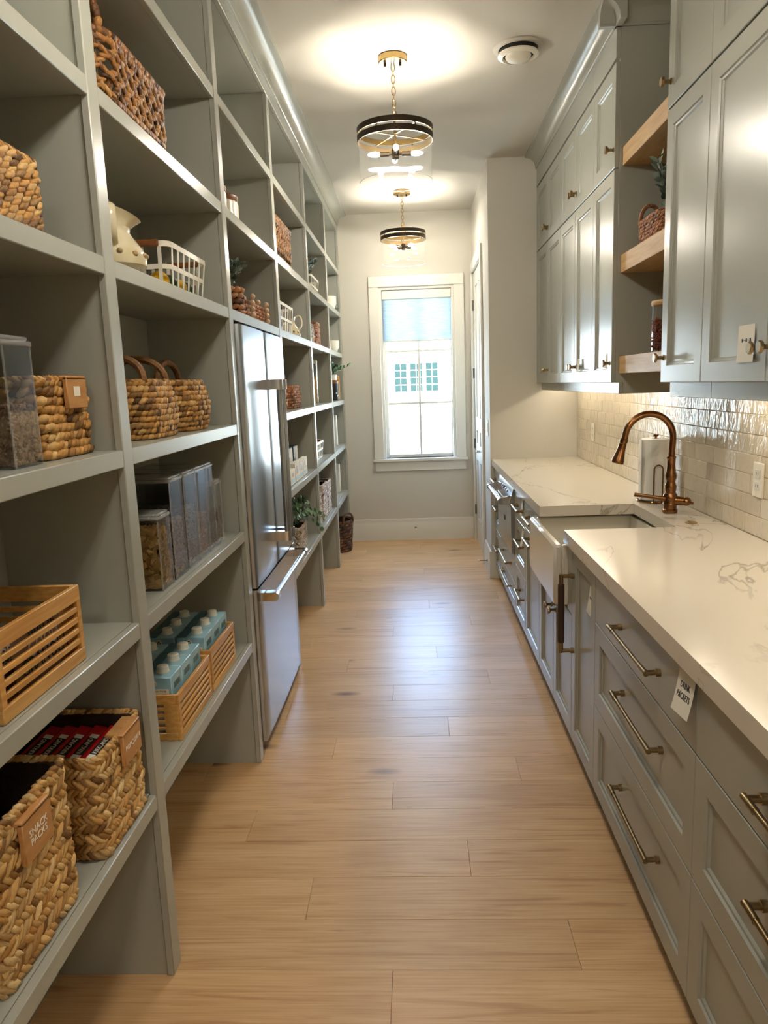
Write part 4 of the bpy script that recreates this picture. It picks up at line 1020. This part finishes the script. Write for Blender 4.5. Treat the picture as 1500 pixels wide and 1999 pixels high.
sprig_plant(t, (-.733, 6.60, 1.585), 10, .10, .12, .04, .014, 'leaf_green', 9, (.03, .05))
for (nm, y, z, h, lab) in (('white_book', 6.70, .955, .275, 'white upright binder on the middle shelf by the back wall'), ('white_box', 6.76, .512, .265, 'white upright box on the lowest shelf by the back wall')):
    t = thing(nm, (-.82, y, z), lab, nm.split('_')[1], None)
    obj('cover', B().box(-.92, -.725, y-.045, y+.045, z+.0005, z+h, b=.003), 'white_ceramic', t); obj('spine_strip', box(-.725, -.7244, y-.03, y+.03, z+.03, z+h-.03), 'paper', t)
wicker('floor_basket', 'dark brown round basket with loop handles on the floor by the back wall', None, -.750, 6.56, 0, .285, .150, .165, .145, .026, .03, 'rope', 'wicker_dark', lambda q: .86+.14*q,
       [((-.68, 6.41, .275), (-.60+.0, 6.52, .275), .085, .010, (0, 0)), ((-.86, 6.69, .275), (-.76, 6.72, .275), .085, .010, (0, 0))], 'wicker_dark')

# ------------------------------------------------------------------ right side: base cabinets
XB = .575
PULL = None
def pull(parent, y, z, L=.355, vertical=False, xf=None):
    xf = XB if xf is None else xf; b = B(); h = L/2
    def P(a, o): return (xf-o, y+(0 if vertical else a), z+(a if vertical else 0))
    b.tube([P(-h+.012, .036), P(h-.012, .036)], .0062, 10)
    for s in (-1, 1):
        b.tube([P(s*(h-.008), 0), P(s*(h-.008), .012)], .0105, 10); b.tube([P(s*(h-.008), .010), P(s*(h-.008), .036)], .0068, 10)
        b.tube([P(s*(h-.045), .036), P(s*(h), .036)], .0075, 10)
    return obj('pull', b, 'old_brass', parent)
def knob(parent, y, z, xf):
    m = Matrix.Translation((xf, y, z)) @ Matrix.Rotation(-PI/2, 4, 'Y')
    b = B().lathe([(.010, 0), (.010, .003), (.0065, .006), (.006, .018), (.0105, .023), (.0165, .026), (.0165, .032), (.0145, .035), (0, .035)], n=8, mtx=m)
    return obj('knob', b, 'old_brass', parent)
def cab(y0, y1, label, name='base_cabinet', top=.862):
    t = thing(name, (.88, (y0+y1)/2, 0), label, 'cabinet', None)
    obj('body', box(XB+.0205, 1.18, y0+.0008, y1-.0008, .088, top), 'paint', t)
    obj('toe_kick', box(.652, .665, y0+.001, y1-.001, 0, .0875), 'paint', t); return t
G = .0016
def drawers(t, y0, y1, lv, pulls=True, L=.355, off=0):
    for i, (a, c) in enumerate(lv):
        slab = i == len(lv)-1
        d = obj('drawer', shaker(y0+G, y1-G, a+G, c-G, XB, slab=slab), 'paint', t)
        z = (a+c)/2+(.0 if slab else .028)
        if pulls: pull(d, (y0+y1)/2+off, z, L, xf=XB if slab else XB+.011)
LV3 = [(.085, .397), (.397, .686), (.686, .860)]
t = cab(-.30, .589, 'grey three-drawer base cabinet nearest the camera, mostly out of frame'); drawers(t, -.30, .589, LV3)
t = cab(.589, 1.473, 'grey three-drawer base cabinet at the frame edge with cropped brass pulls'); drawers(t, .589, 1.473, LV3, off=-.04)
t = cab(1.473, 2.357, 'grey three-drawer base cabinet with a handwritten paper note on its top drawer'); drawers(t, 1.473, 2.357, LV3, off=-.035)
t = cab(2.357, 2.722, 'narrow grey pull-out base cabinet beside the sink with a tall vertical handle')
d = obj('door', shaker(2.357+G, 2.722-G, .085+G, .860-G, XB), 'paint', t)
b = B(); ym = 2.685
for z in (.462, .755): b.tube([(XB, ym, z), (XB-.014, ym, z)], .011, 12); b.tube([(XB-.012, ym, z), (XB-.048, ym, z)], .0075, 12)
b.tube([(XB-.048, ym, .455), (XB-.048, ym, .762)], .0085, 12)
hd = obj('handle', b, 'old_brass', d)
obj('grip', B().tube([(XB-.048, ym, .495), (XB-.048, ym, .498), (XB-.048, ym, .722), (XB-.048, ym, .725)], [.010, .0125, .0125, .010], 14), 'leather', d, label='dark leather-brown grip of the handle')
SY0, SY1 = 2.722, 3.47
t = cab(SY0, SY1, 'grey sink base cabinet with two doors below the white sink', top=.585)
for a, c, ky in ((SY0, 3.096, 3.055), (3.096, SY1, 3.137)):
    d = obj('door', shaker(a+G, c-G, .085+G, .590-G, XB), 'paint', t); knob(d, ky, .505, XB)
for a, c in ((SY0, 2.80), (3.432, SY1)): obj('filler', box(XB, XB+.02, a+.001, c, .592, .860, b=.001), 'paint', t)
t = cab(SY1, 3.92, 'grey base cabinet left of the sink with one drawer over a tall door')
d = obj('drawer', shaker(SY1+G, 3.92-G, .700+G, .860-G, XB, slab=True), 'paint', t); pull(d, 3.66, .780, .22)
d = obj('door', shaker(SY1+G, 3.92-G, .085+G, .700-G, XB), 'paint', t); pull(d, 3.66, .668, .22)
t = cab(3.92, 4.335, 'grey three-drawer base cabinet beside the steel appliance'); drawers(t, 3.92, 4.335, LV3, L=.22, off=-.04)
t = cab(4.335, 5.09, 'grey base cabinet holding the steel drawer appliance over two drawers', top=.44)
drawers(t, 4.335, 5.09, [(.085, .26), (.26, .440), ], L=.40, off=-.0)
for y0_, y1_ in ((4.336, 4.352), (5.074, 5.0895)): obj('side_rail', box(XB, 1.17, y0_, y1_, .441, .862), 'paint', t)
t = cab(5.09, 5.452, 'narrow grey base cabinet in the far corner with three small drawers'); drawers(t, 5.09, 5.452, LV3, L=.20, off=.0)
# steel drawer appliance with a towel-bar handle
ap = thing('microwave_drawer', (.8, 4.71, .445), 'stainless steel drawer appliance with a thick bar handle under the far counter', 'appliance')
obj('body', box(XB+.003, 1.15, 4.356, 5.070, .445, .850), 'steel_dark', ap)
obj('front_panel', box(XB-.020, XB+.003, 4.358, 5.068, .447, .735, b=.003), 'steel', ap)
obj('control_panel', B().prism([(XB+.003, .742), (XB-.022, .742), (XB-.030, .765), (XB-.005, .848), (XB+.003, .848)], 1, 4.358, 5.068), 'steel', ap)
b = B()
for yc in (4.39, 5.035):
    pts = [(XB-.02, .748)]+[(XB-.080+.0*a-.020*math.sin(a), .768-.020*math.cos(a)) for a in np.linspace(0, PI, 8)]+[(XB-.018, .800)]
    b2 = B(); b2.prism(pts, 1, yc-.012, yc+.012); obj('handle_bracket', b2, 'chrome', ap)
obj('handle', B().tube([(XB-.080, y, .768) for y in (4.375, 4.7, 5.05)], .0145, 16), 'steel', ap)
for k in range(5): obj('control_button', B().lathe([(.009, 0), (.009, .004), (.006, .006), (0, .006)], n=12, mtx=Matrix.Translation((XB-.018, 4.55+k*.085, .806)) @ Matrix.Rotation(-PI/2+.3, 4, 'Y')), 'black' if k == 2 else 'chrome', ap)
obj('emblem', box(XB-.022, XB-.020, 4.66, 4.72, .60, .63, b=.001), 'black', ap)
# ------------------------------------------------------------------ worktop, sink, tap
CX = .553; CT, CB = .914, .866
ct = thing('countertop', (.87, 2.5, CB), 'pale veined quartz worktop running along the right-hand cabinets', 'countertop')
obj('slab', B().add(*(lambda P: ([(x, y, z) for z in (CB, CT-.0008) for x, y in P], [tuple(range(8)), tuple(range(8, 16))[::-1]]+[(i, (i+1) % 8, 8+(i+1) % 8, 8+i) for i in range(8)]))(
    [(CX, -.3), (CX, 2.777), (.978, 2.777), (.978, 3.32), (CX, 3.32), (CX, YJ-.001), (XA-.009, YJ-.001), (XA-.009, -.3)])), 'quartz', ct)
sk_ = thing('farmhouse_sink', (.75, 3.08, .6), 'white fireclay apron-front sink set into the worktop', 'sink')
AX = .522; sy0, sy1 = 2.805, 3.428
b = B(); fi = lambda x0, x1, y0, y1, z: [(x0, y0, z), (x1, y0, z), (x1, y1, z), (x0, y1, z)]
b.box(AX, AX+.035, sy0, sy1, .603, .848, b=.010)
obj('apron', b, 'porcelain', sk_)
b = B(); R_ = [fi(XB+.0, 1.01, 2.82, 3.42, .60), fi(XB+.0, 1.01, 2.82, 3.42, .850), fi(AX+.03, .985, 2.81, 3.40, .850)]
b = B()
for x0, x1, y0, y1 in ((AX+.034, 1.02, sy0+.0, 2.83), (AX+.034, 1.02, 3.40, sy1), (.985, 1.02, 2.83, 3.40)): b.box(x0, x1, y0, y1, .605, .848 if x0 > .9 else .846, b=.004)
b.box(AX+.034, .99, 2.825, 3.405, .605, .635)
obj('basin', b, 'porcelain', sk_)
obj('drain', B().lathe([(.045, 0), (.045, .003), (.03, .001), (0, .001)], (.79, 3.11, .635), 24), 'bronze', sk_)
fc = thing('kitchen_faucet', (1.056, 3.08, CT), 'bronze gooseneck pull-down faucet behind the white sink', 'faucet')
obj('column', B().lathe([(.030, 0), (.031, .004), (.031, .012), (.027, .016), (.027, .034), (.030, .037), (.028, .042), (.030, .06), (.028, .075), (.021, .085), (.023, .10), (.024, .112), (.019, .125), (.018, .132), (.023, .145), (.024, .155), (.020, .170), (.017, .20), (.0175, .225), (.0195, .228), (.0195, .236), (.014, .24)], (1.056, 3.08, CT), 28), 'bronze', fc)
cx, R, zc_ = .962, .098, 1.230
pth = [(1.056, 3.08, CT+.235), (1.057, 3.08, 1.18)]+[(cx+R*math.cos(a)+.0, 3.08, zc_+R*math.sin(a)) for a in np.linspace(-.05, PI-.10, 26)]; pth.append((pth[-1][0]-.0055, 3.08, pth[-1][2]-.020))
obj('gooseneck', B().tube(pth, .0135, 16), 'bronze', fc)
e = Vector(pth[-1]); dd = (e-Vector(pth[-2])).normalized(); m = Matrix.Translation(e) @ dd.to_track_quat('Z', 'Y').to_matrix().to_4x4()
obj('spray_head', B().lathe([(.014, -.008), (.0165, -.006), (.0165, .004), (.0145, .008), (.0150, .012), (.0165, .014), (.0155, .02), (.018, .045), (.0235, .075), (.0255, .082), (.0255, .092), (.021, .096), (0, .096)], n=28, mtx=m), 'bronze', fc)
b = B(); b.tube([(1.056, 3.08, .965), (1.112, 3.05, .963)], [.022, .017], 16); b.ell((1.112, 3.05, .963), (.020, .020, .019), 16, 10); b.tube([(1.125, 3.045, .958), (1.138, 3.04, .955)], [.007, .005], 10)
obj('lever_body', b, 'bronze', fc)
obj('lever', B().tube([(1.04, 3.07, .972), (1.0, 3.08, .978), (.955, 3.10, .984), (.918, 3.115, .988)], [.011, .008, .0075, .009], 12, flat=.8), 'bronze', fc)
tp = thing('paper_towel_holder', (1.087, 3.38, CT), 'bronze wire paper towel stand behind the faucet', 'holder')
obj('base', B().lathe([(.078, 0), (.080, .004), (.078, .009), (0, .009)], (1.087, 3.38, CT), 32), 'bronze', tp)
obj('rod', B().lathe([(.006, .009), (.006, .296), (.012, .299), (.012, .306), (0, .308)], (1.087, 3.38, CT), 12), 'bronze', tp)
b = B(); yy = 3.302; b.tube([(1.058, yy, CT+.006), (1.058, yy, 1.065)]+[(1.0775+.0195*-math.cos(a), yy, 1.068+.0195*math.sin(a)) for a in np.linspace(.1, PI-.1, 10)]+[(1.097, yy, 1.065), (1.097, yy, CT+.006)], .0032, 8)
obj('wire_loop', b, 'bronze', tp)
tr = thing('paper_towel_roll', (1.087, 3.38, .924), 'white paper towel roll on its stand behind the faucet', 'paper towel')
obj('roll', B().lathe([(.019, .002), (.066, .002), (.068, .006), (.068, .274), (.066, .279), (.019, .279), (.019, .002)], (1.087, 3.38, .922), 40), 'paper_towel', tr)
obj('loose_sheet', B().prism([(.958+.061, 3.40), (1.0145, 3.375), (1.0145, 3.35), (1.0165, 3.35), (1.0165, 3.375), (1.021, 3.40)], 2, .926, 1.198), 'paper_towel', tr)
t = thing('air_switch', (1.056, 2.837, CT), 'small round brass disposal button on the worktop beside the sink', 'button')
obj('ring', B().lathe([(.022, 0), (.022, .003), (.019, .005), (.015, .005), (.015, .003), (0, .003)], (1.056, 2.837, CT), 24), 'brass', t)
obj('button', B().lathe([(.012, .003), (.012, .007), (0, .008)], (1.056, 2.837, CT), 20), 'brass', t)
# ------------------------------------------------------------------ backsplash tiles, outlets
obj('grout', box(XA-.0085, XA-.0001, .6, YJ-.001, CT, 1.46), 'grout', alcove)
rh = .0705; tl = .2; tm = None; cnt = 0
for r_ in range(7):
    z0 = CT+.001+r_*rh; y = YJ-.001-(0 if r_ % 2 == 0 else tl/2)-(r_ % 3)*.013
    first_ = True; yb_ = YJ-.001
    while yb_ > 1.3 and cnt < 298:
        ya_ = y if y < yb_-.01 else yb_-tl
        j = random.uniform(-.0008, .0012)
        o_ = obj('tile', box(XA-.0105-j, XA-.0035, ya_+.0012, yb_-.0012, z0+.0011, z0+rh-.0011, b=.0012), 'tile', alcove); cnt += 1
        yb_ = ya_; y = ya_-tl
def outlet(x, y, z, lab, face='-X', sw=False):
    t = thing('switch_plate' if sw else 'wall_outlet', (x, y, z), lab, 'switch' if sw else 'outlet')
    obj('cover_plate', box(x-.006, x, y-.038, y+.038, z-.060, z+.060, b=.002), 'white_ceramic', t)
    if sw: obj('rocker', box(x-.010, x-.006, y-.016, y+.016, z-.034, z+.034, b=.001), 'white_ceramic', t)
    else:
        for dz in (-.021, .021):
            sk2 = obj('socket', box(x-.0085, x-.006, y-.017, y+.017, z+dz-.015, z+dz+.015, b=.001), 'trim_white', t)
            for dy in (-.007, .007): obj('slot', box(x-.0089, x-.0083, y+dy-.0012, y+dy+.0012, z+dz-.004, z+dz+.006), 'ink', sk2)
outlet(XA-.0115, 2.558, 1.115, 'white wall outlet on the glossy tiles at the right edge of the frame')
outlet(XA-.0115, 4.944, 1.126, 'white wall outlet on the tiles near the far end of the worktop')
outlet(XR, 5.62, 1.135, 'white rocker switch on the corridor wall before the door', sw=True)

# ------------------------------------------------------------------ upper cabinets
XU = .885; Z0, ZM, ZT = 1.457, 2.366, 2.792
def upper(y0, y1, nd, label, knobs):
    t = thing('upper_cabinet', (1.04, (y0+y1)/2, Z0), label, 'cabinet')
    obj('body', box(XU+.0205, XA-.001, y0+.0006, y1-.0006, Z0+.002, 2.80), 'paint', t)
    obj('frieze', box(XU, XU+.02, y0+.0006, y1-.0006, ZT+.012, 2.93, b=.0015), 'paint', t)
    obj('frieze_back', box(XU+.0205, XA-.002, y0+.0012, y1-.0012, 2.801, 3.0), 'paint', t)
    obj('light_rail', box(.920, .938, y0+.0006, y1-.0006, 1.407, Z0+.0015, b=.0015), 'paint', t)
    obj('light_strip', box(1.02, 1.045, y0+.03, y1-.03, Z0-.008, Z0+.0015), 'led', t)
    dwid = (y1-y0)/nd
    for i in range(nd):
        a, c = y0+i*dwid, y0+(i+1)*dwid
        for z0, z1, kz in ((Z0, ZM, 1.545), (ZM+.004, ZT, 2.450)):
            d = obj('door', shaker(a+G, c-G, z0+G, z1-G, XU), 'paint', t)
            side = knobs[i]; knob(d, a+.028 if side == 'n' else c-.028, kz, XU)
    return t
upper(4.59, 5.44, 2, 'grey double-door upper cabinet at the far end against the white wall', 'fn')
upper(3.77, 4.59, 2, 'grey double-door upper cabinet in the middle of the far run', 'fn')
t_far = t = upper(3.395, 3.77, 1, 'grey single-door upper cabinet beside the open oak shelves, on the far side', 'n')
for z0, z1 in ((1.407, 2.93),): obj('end_panel', box(XU+.018, XA-.001, 3.388, 3.3955, Z0, 2.90), 'paint', t)
t_near = upper(2.346, 2.722, 1, 'narrow grey upper cabinet beside the open oak shelves, on the near side', 'f')
upper(1.49, 2.346, 2, 'wide grey double-door upper cabinet at the right edge with a paper note', 'fn')
upper(.60, 1.49, 2, 'grey double-door upper cabinet nearest the camera, out of frame', 'fn')
obj('filler_strip', box(XU+.002, XA-.002, 5.4405, YJ-.0005, Z0, 2.93), 'paint', bpy.data.objects['upper_cabinet'])
for ob_, ya, yb in ((t_far, 3.3885, 3.3962), (t_near, 2.7208, 2.7285)): obj('rail_return', box(.9375, XA-.012, ya, yb, 1.407, 1.4585), 'paint', ob_)
nb = thing('shelf_niche', (1.1, 3.06, 1.461), 'grey recessed back panel behind the open oak shelves', 'panel')
obj('back_panel', box(XA-.010, XA-.002, 2.724, 3.387, 1.461, 3.0), 'paint', nb)
for z0, z1, lab in ((1.498, 1.573, 'thick oak shelf, lowest of three open shelves between the upper cabinets'), (1.932, 2.008, 'thick oak shelf, middle of three, holding the small basket'), (2.374, 2.449, 'thick oak shelf, topmost of three open shelves')):
    obj('oak_shelf', box(.917, XA-.011, 2.7235, 3.3870, z0, z1, b=.0015), 'oak_shelf', None, lab, 'shelf', 'oak shelves')
wicker('small_basket', 'small brown basket with a loop handle on the middle oak shelf', None, 1.0, 3.06, 2.008, 2.096, .075, .165, .06, .0135, .016, 'rope', 'wicker_red', lambda q: .93+.07*q, [((.938, 3.185, 2.09), (1.02, 3.195, 2.09), .075, .0085, (0, 0))])
t = thing('sprig_plant', (1.02, 3.0, 2.10), 'dark sprig plant rising from the small basket on the oak shelf', 'plant')
sprig_plant(t, (1.0, 3.02, 2.07), 9, .24, .09, .045, .012, 'leaf_gray', 12)
t = thing('snack_jar', (1.0, 2.98, 1.573), 'glass jar of reddish snacks with a wooden lid on the lowest oak shelf', 'jar')
R = .068; jc = (1.003, 2.99, 1.574)
obj('glass_wall', B().lathe([(R*.95, 0), (R, .004), (R, .178), (R*.96, .178), (R*.96, .006), (0, .006)], jc, 32), 'glass', t)
obj('lid', B().lathe([(R*1.02, .178), (R*1.03, .182), (R*1.03, .193), (R*1.0, .196), (0, .196)], jc, 32), 'oak_shelf', t)
n = 900; a = RNG.uniform(0, 2*PI, n); q = RNG.uniform(.7, .9, n)*R; b = B()
lumps(b, np.c_[jc[0]+q*np.cos(a), jc[1]+q*np.sin(a), jc[2]+RNG.uniform(.014, .122, n)], RNG.normal(0, 1, (n, 3)), RNG.normal(0, 1, (n, 3)), .016, .003, .003); obj('snacks', b, 'rusty', t, kind='stuff')
obj('snack_core', B().lathe([(R*.7, .008), (R*.7, .115), (0, .12)], jc, 16), 'rusty', t, kind='stuff')

# ------------------------------------------------------------------ paper notes
def note(label, y, z, wd, ht, xf, words=None, sz=.02, tilt=.1, lift=.012, lift2=.001):
    t = thing('paper_note', (xf, y, z), label, 'note', None); b = B(); V = []; n = 6
    m = Matrix.Translation((xf, y, z)) @ Matrix.Rotation(tilt, 4, 'X')
    for o in (0, .0003):
        for i in range(n+1):
            u = i/n
            for s in (-1, 1): V.append((-lift2-lift*u**1.6-o, s*wd/2, -u*ht))
    k = 2*(n+1); F = []
    for g in (0, 1):
        for i in range(n): q = g*k+2*i; F.append((q, q+1, q+3, q+2))
    F += [(0, 1, k+1, k), (2*n, 2*n+1, k+2*n+1, k+2*n)]+[(2*i+s, 2*i+2+s, k+2*i+2+s, k+2*i+s) for i in range(n) for s in (0, 1)]
    obj('sheet', b.add(V, F, m), 'paper', t)
    if words == '~':
        for k in range(5): obj('pen_stroke', B().box(-lift2-lift*.25-.0012, -lift2-lift*.25-.0004, -wd*.3+k*wd*.12, -wd*.3+k*wd*.12+wd*.07, -ht*.46+.004*(k % 2), -ht*.46+.0055+.004*((k+1) % 2), mtx=m), 'ink', t)
        return
    for i, wd_ in enumerate((words or '').split('\n') if words else []):
        u = .44+.21*i; slope = lift*1.6*u**.6/ht
        fr_ = (Vector((0, -1, 0)), Vector((slope, 0, 1)).normalized(), Vector((-1, 0, slope)).normalized())
        text(wd_, sz, (-lift2-lift*u**1.6-.0007, 0, -u*ht), fr_, 'ink', t, squash=.9, mtx=m, name='handwriting')
note('white paper note reading drink packets taped to the top drawer under the worktop', 1.530, .864, .098, .108, XB, 'DRINK\nPACKETS', .020, -.12, .022)
note('small white paper note stuck on the narrow pull-out beside the sink', 2.445, .775, .060, .095, XB+.011, '~', .010, .10, .010)
note('small white note on the top drawer beside the steel appliance', 4.00, .850, .06, .105, XB, None, .01, .08, .012)
note('small white note on the middle drawer beside the steel appliance', 4.00, .668, .06, .10, XB, None, .01, .08, .012)
note('white paper note tucked behind the brass knobs of the large near upper door', 2.032, 1.608, .098, .098, XU+.0105, '~', .014, 0, .003, .012)
note('tiny paper note beside the knobs of the middle far upper cabinet', 4.055, 1.585, .05, .07, XU, None, .01, .05, .008)
note('tiny paper note by the knob of the single far upper door', 3.50, 1.592, .05, .07, XU+.011, None, .01, .05, .008)

# ------------------------------------------------------------------ pendants and ceiling diffuser
def pendant(cx, cy, rot, label):
    t = thing('pendant_light', (cx, cy, ZC), label, 'lamp', 'drum pendant lights'); zr = 2.632
    c0 = obj('canopy', B().lathe([(.066, -.001), (.069, -.004), (.069, -.028), (.066, -.031), (0, -.031)], (cx, cy, ZC), 32), 'pend_gold', t)
    for s in (-1, 1): obj('canopy_screw', B().lathe([(.006, -.047), (.006, -.031), (0, -.031)][::-1] if 0 else [(0, -.047), (.006, -.047), (.006, -.031)], (cx+s*.036, cy-.01, ZC), 10), 'pend_bronze', c0)
    za, zb = ZC-.034, 2.742; n = 9; ch = (za-zb)/n
    for i in range(n):
        zc = za-(i+.5)*ch; h = ch*.5+.006; ww = .0085; big = 1.25 if i == n-1 else 1
        a = np.linspace(0, 2*PI, 16, False); pts = [(ww*big*math.copysign(abs(math.cos(q))**.8, math.cos(q)), h*math.sin(q)) for q in a]
        path = [(cx+(p if i % 2 == 0 else 0), cy+(p if i % 2 else 0), zc+z) for p, z in pts]
        obj('chain_link', B().tube(path, .0022, 6, True), 'pend_gold', t)
    st = obj('stem', B().lathe([(.004, 2.570), (.0055, 2.575), (.0055, 2.70), (.010, 2.702), (.010, 2.712), (.0055, 2.714), (.0055, 2.735), (.012, 2.737), (.014, 2.745), (.006, 2.752), (0, 2.752)], (cx, cy, 0), 14), 'pend_gold', t)
    def band(name, z0, z1, r0, r1, mat): obj(name, B().lathe([(r0, z0), (r1, z0), (r1, z1), (r0, z1), (r0, z0)], (cx, cy, 0), 56), mat, t)
    band('ring_band', zr+.038, zr+.064, .1785, .1830, 'pend_bronze'); band('ring_band', zr, zr+.027, .1785, .1830, 'pend_bronze')
    band('ring_lining', zr, zr+.027, .1772, .1784, 'pend_gold'); band('ring_lining', zr+.038, zr+.064, .1772, .1784, 'pend_gold')
    for k in range(6):
        a = rot+k*PI/3; obj('ring_spacer', B().box(.1784, .1815, -.003, .003, zr+.026, zr+.039, mtx=Matrix.Translation((cx, cy, 0)) @ Matrix.Rotation(a, 4, 'Z')), 'pend_bronze', t)
    for k in range(2):
        m = Matrix.Translation((cx, cy, 0)) @ Matrix.Rotation(rot+.5+k*PI/2, 4, 'Z'); obj('cross_bar', B().box(-.178, .178, -.004, .004, zr+.030+k*.0045, zr+.034+k*.0045, mtx=m), 'pend_gold', t)
    obj('glass_drum', B().lathe([(.1735, 2.452), (.1765, 2.452), (.1765, zr+.03), (.1735, zr+.03), (.1735, 2.452)], (cx, cy, 0), 64), 'drum_glass', t)
    obj('glass_rim', B().tube([(cx+.175*math.cos(a), cy+.175*math.sin(a), 2.4515) for a in np.linspace(0, 2*PI, 64, False)], .0017, 6, True), 'edge_highlight', t)  # rim whitened to paint a bright line along the glass
    obj('hub', B().lathe([(.010, 2.556), (.018, 2.560), (.019, 2.598), (.014, 2.606), (.005, 2.610)], (cx, cy, 0), 18), 'pend_bronze', t)
    for k in range(4):
        m = Matrix.Translation((cx, cy, 2.580)) @ Matrix.Rotation(rot+k*PI/2, 4, 'Z') @ Matrix.Rotation(PI/2, 4, 'Y')
        so_ = obj('lamp_socket', B().lathe([(.006, .015), (.006, .030), (.011, .032), (.0115, .075), (.009, .078)], n=14, mtx=m), 'pend_bronze', t)
        obj('bulb', B().lathe([(.008, .078), (.0105, .088), (.0115, .100), (.0100, .114), (.005, .128), (0, .134)], n=14, mtx=m), 'bulb', so_)
PX = -.062
pendant(PX, 3.768, .05, 'clear glass drum pendant with bronze ring and candelabra bulbs, nearer of two in view')
pendant(PX, 6.209, .62, 'clear glass drum pendant with bronze ring, farther one near the window')
pendant(PX, 1.327, .3, 'clear glass drum pendant with bronze ring overhead, out of frame')
pendant(PX, -1.114, .9, 'clear glass drum pendant with bronze ring, added unseen behind the camera for fill light')  # extra pendant, put in unseen for more light from behind
for xk in (-.75, .75):  # unseen lamps added to brighten the near shelves
    t = thing('added_fill_lamp', (xk, -4.1, ZC), 'round fill lamp added unseen behind the camera, %s' % ('shelf side' if xk < 0 else 'worktop side'), 'lamp', 'added fill lamps behind the camera')
    obj('rim', B().lathe([(.26, -.001), (.27, -.004), (.27, -.05), (.262, -.05), (.262, -.004), (.26, -.001)], (xk, -4.1, ZC), 36), 'pend_bronze', t)
    obj('shade', B().lathe([(.261, -.010), (.261, -.085), (.20, -.11), (0, -.115)], (xk, -4.1, ZC), 36), 'fill_lamp_glow', t)
t = thing('ceiling_diffuser', (.525, 3.748, ZC), 'round white ceiling air diffuser with a dark gap', 'vent')
obj('collar', B().lathe([(.118, -.001), (.116, -.006), (.100, -.012), (.092, -.012), (.090, -.004)], (.525, 3.748, ZC), 40), 'ceiling', t)
obj('throat', B().lathe([(.088, -.002), (.088, -.030), (.060, -.030), (0, -.028)], (.525, 3.748, ZC), 32), 'black', t)
obj('outer_ring', B().lathe([(.070, -.034), (.094, -.030), (.095, -.036), (.074, -.046), (.070, -.034)], (.525, 3.748, ZC), 40), 'white_metal', t)
obj('dome', B().lathe([(.058, -.032), (.060, -.040), (.050, -.054), (.030, -.063), (0, -.066)], (.525, 3.748, ZC), 32), 'white_metal', t)
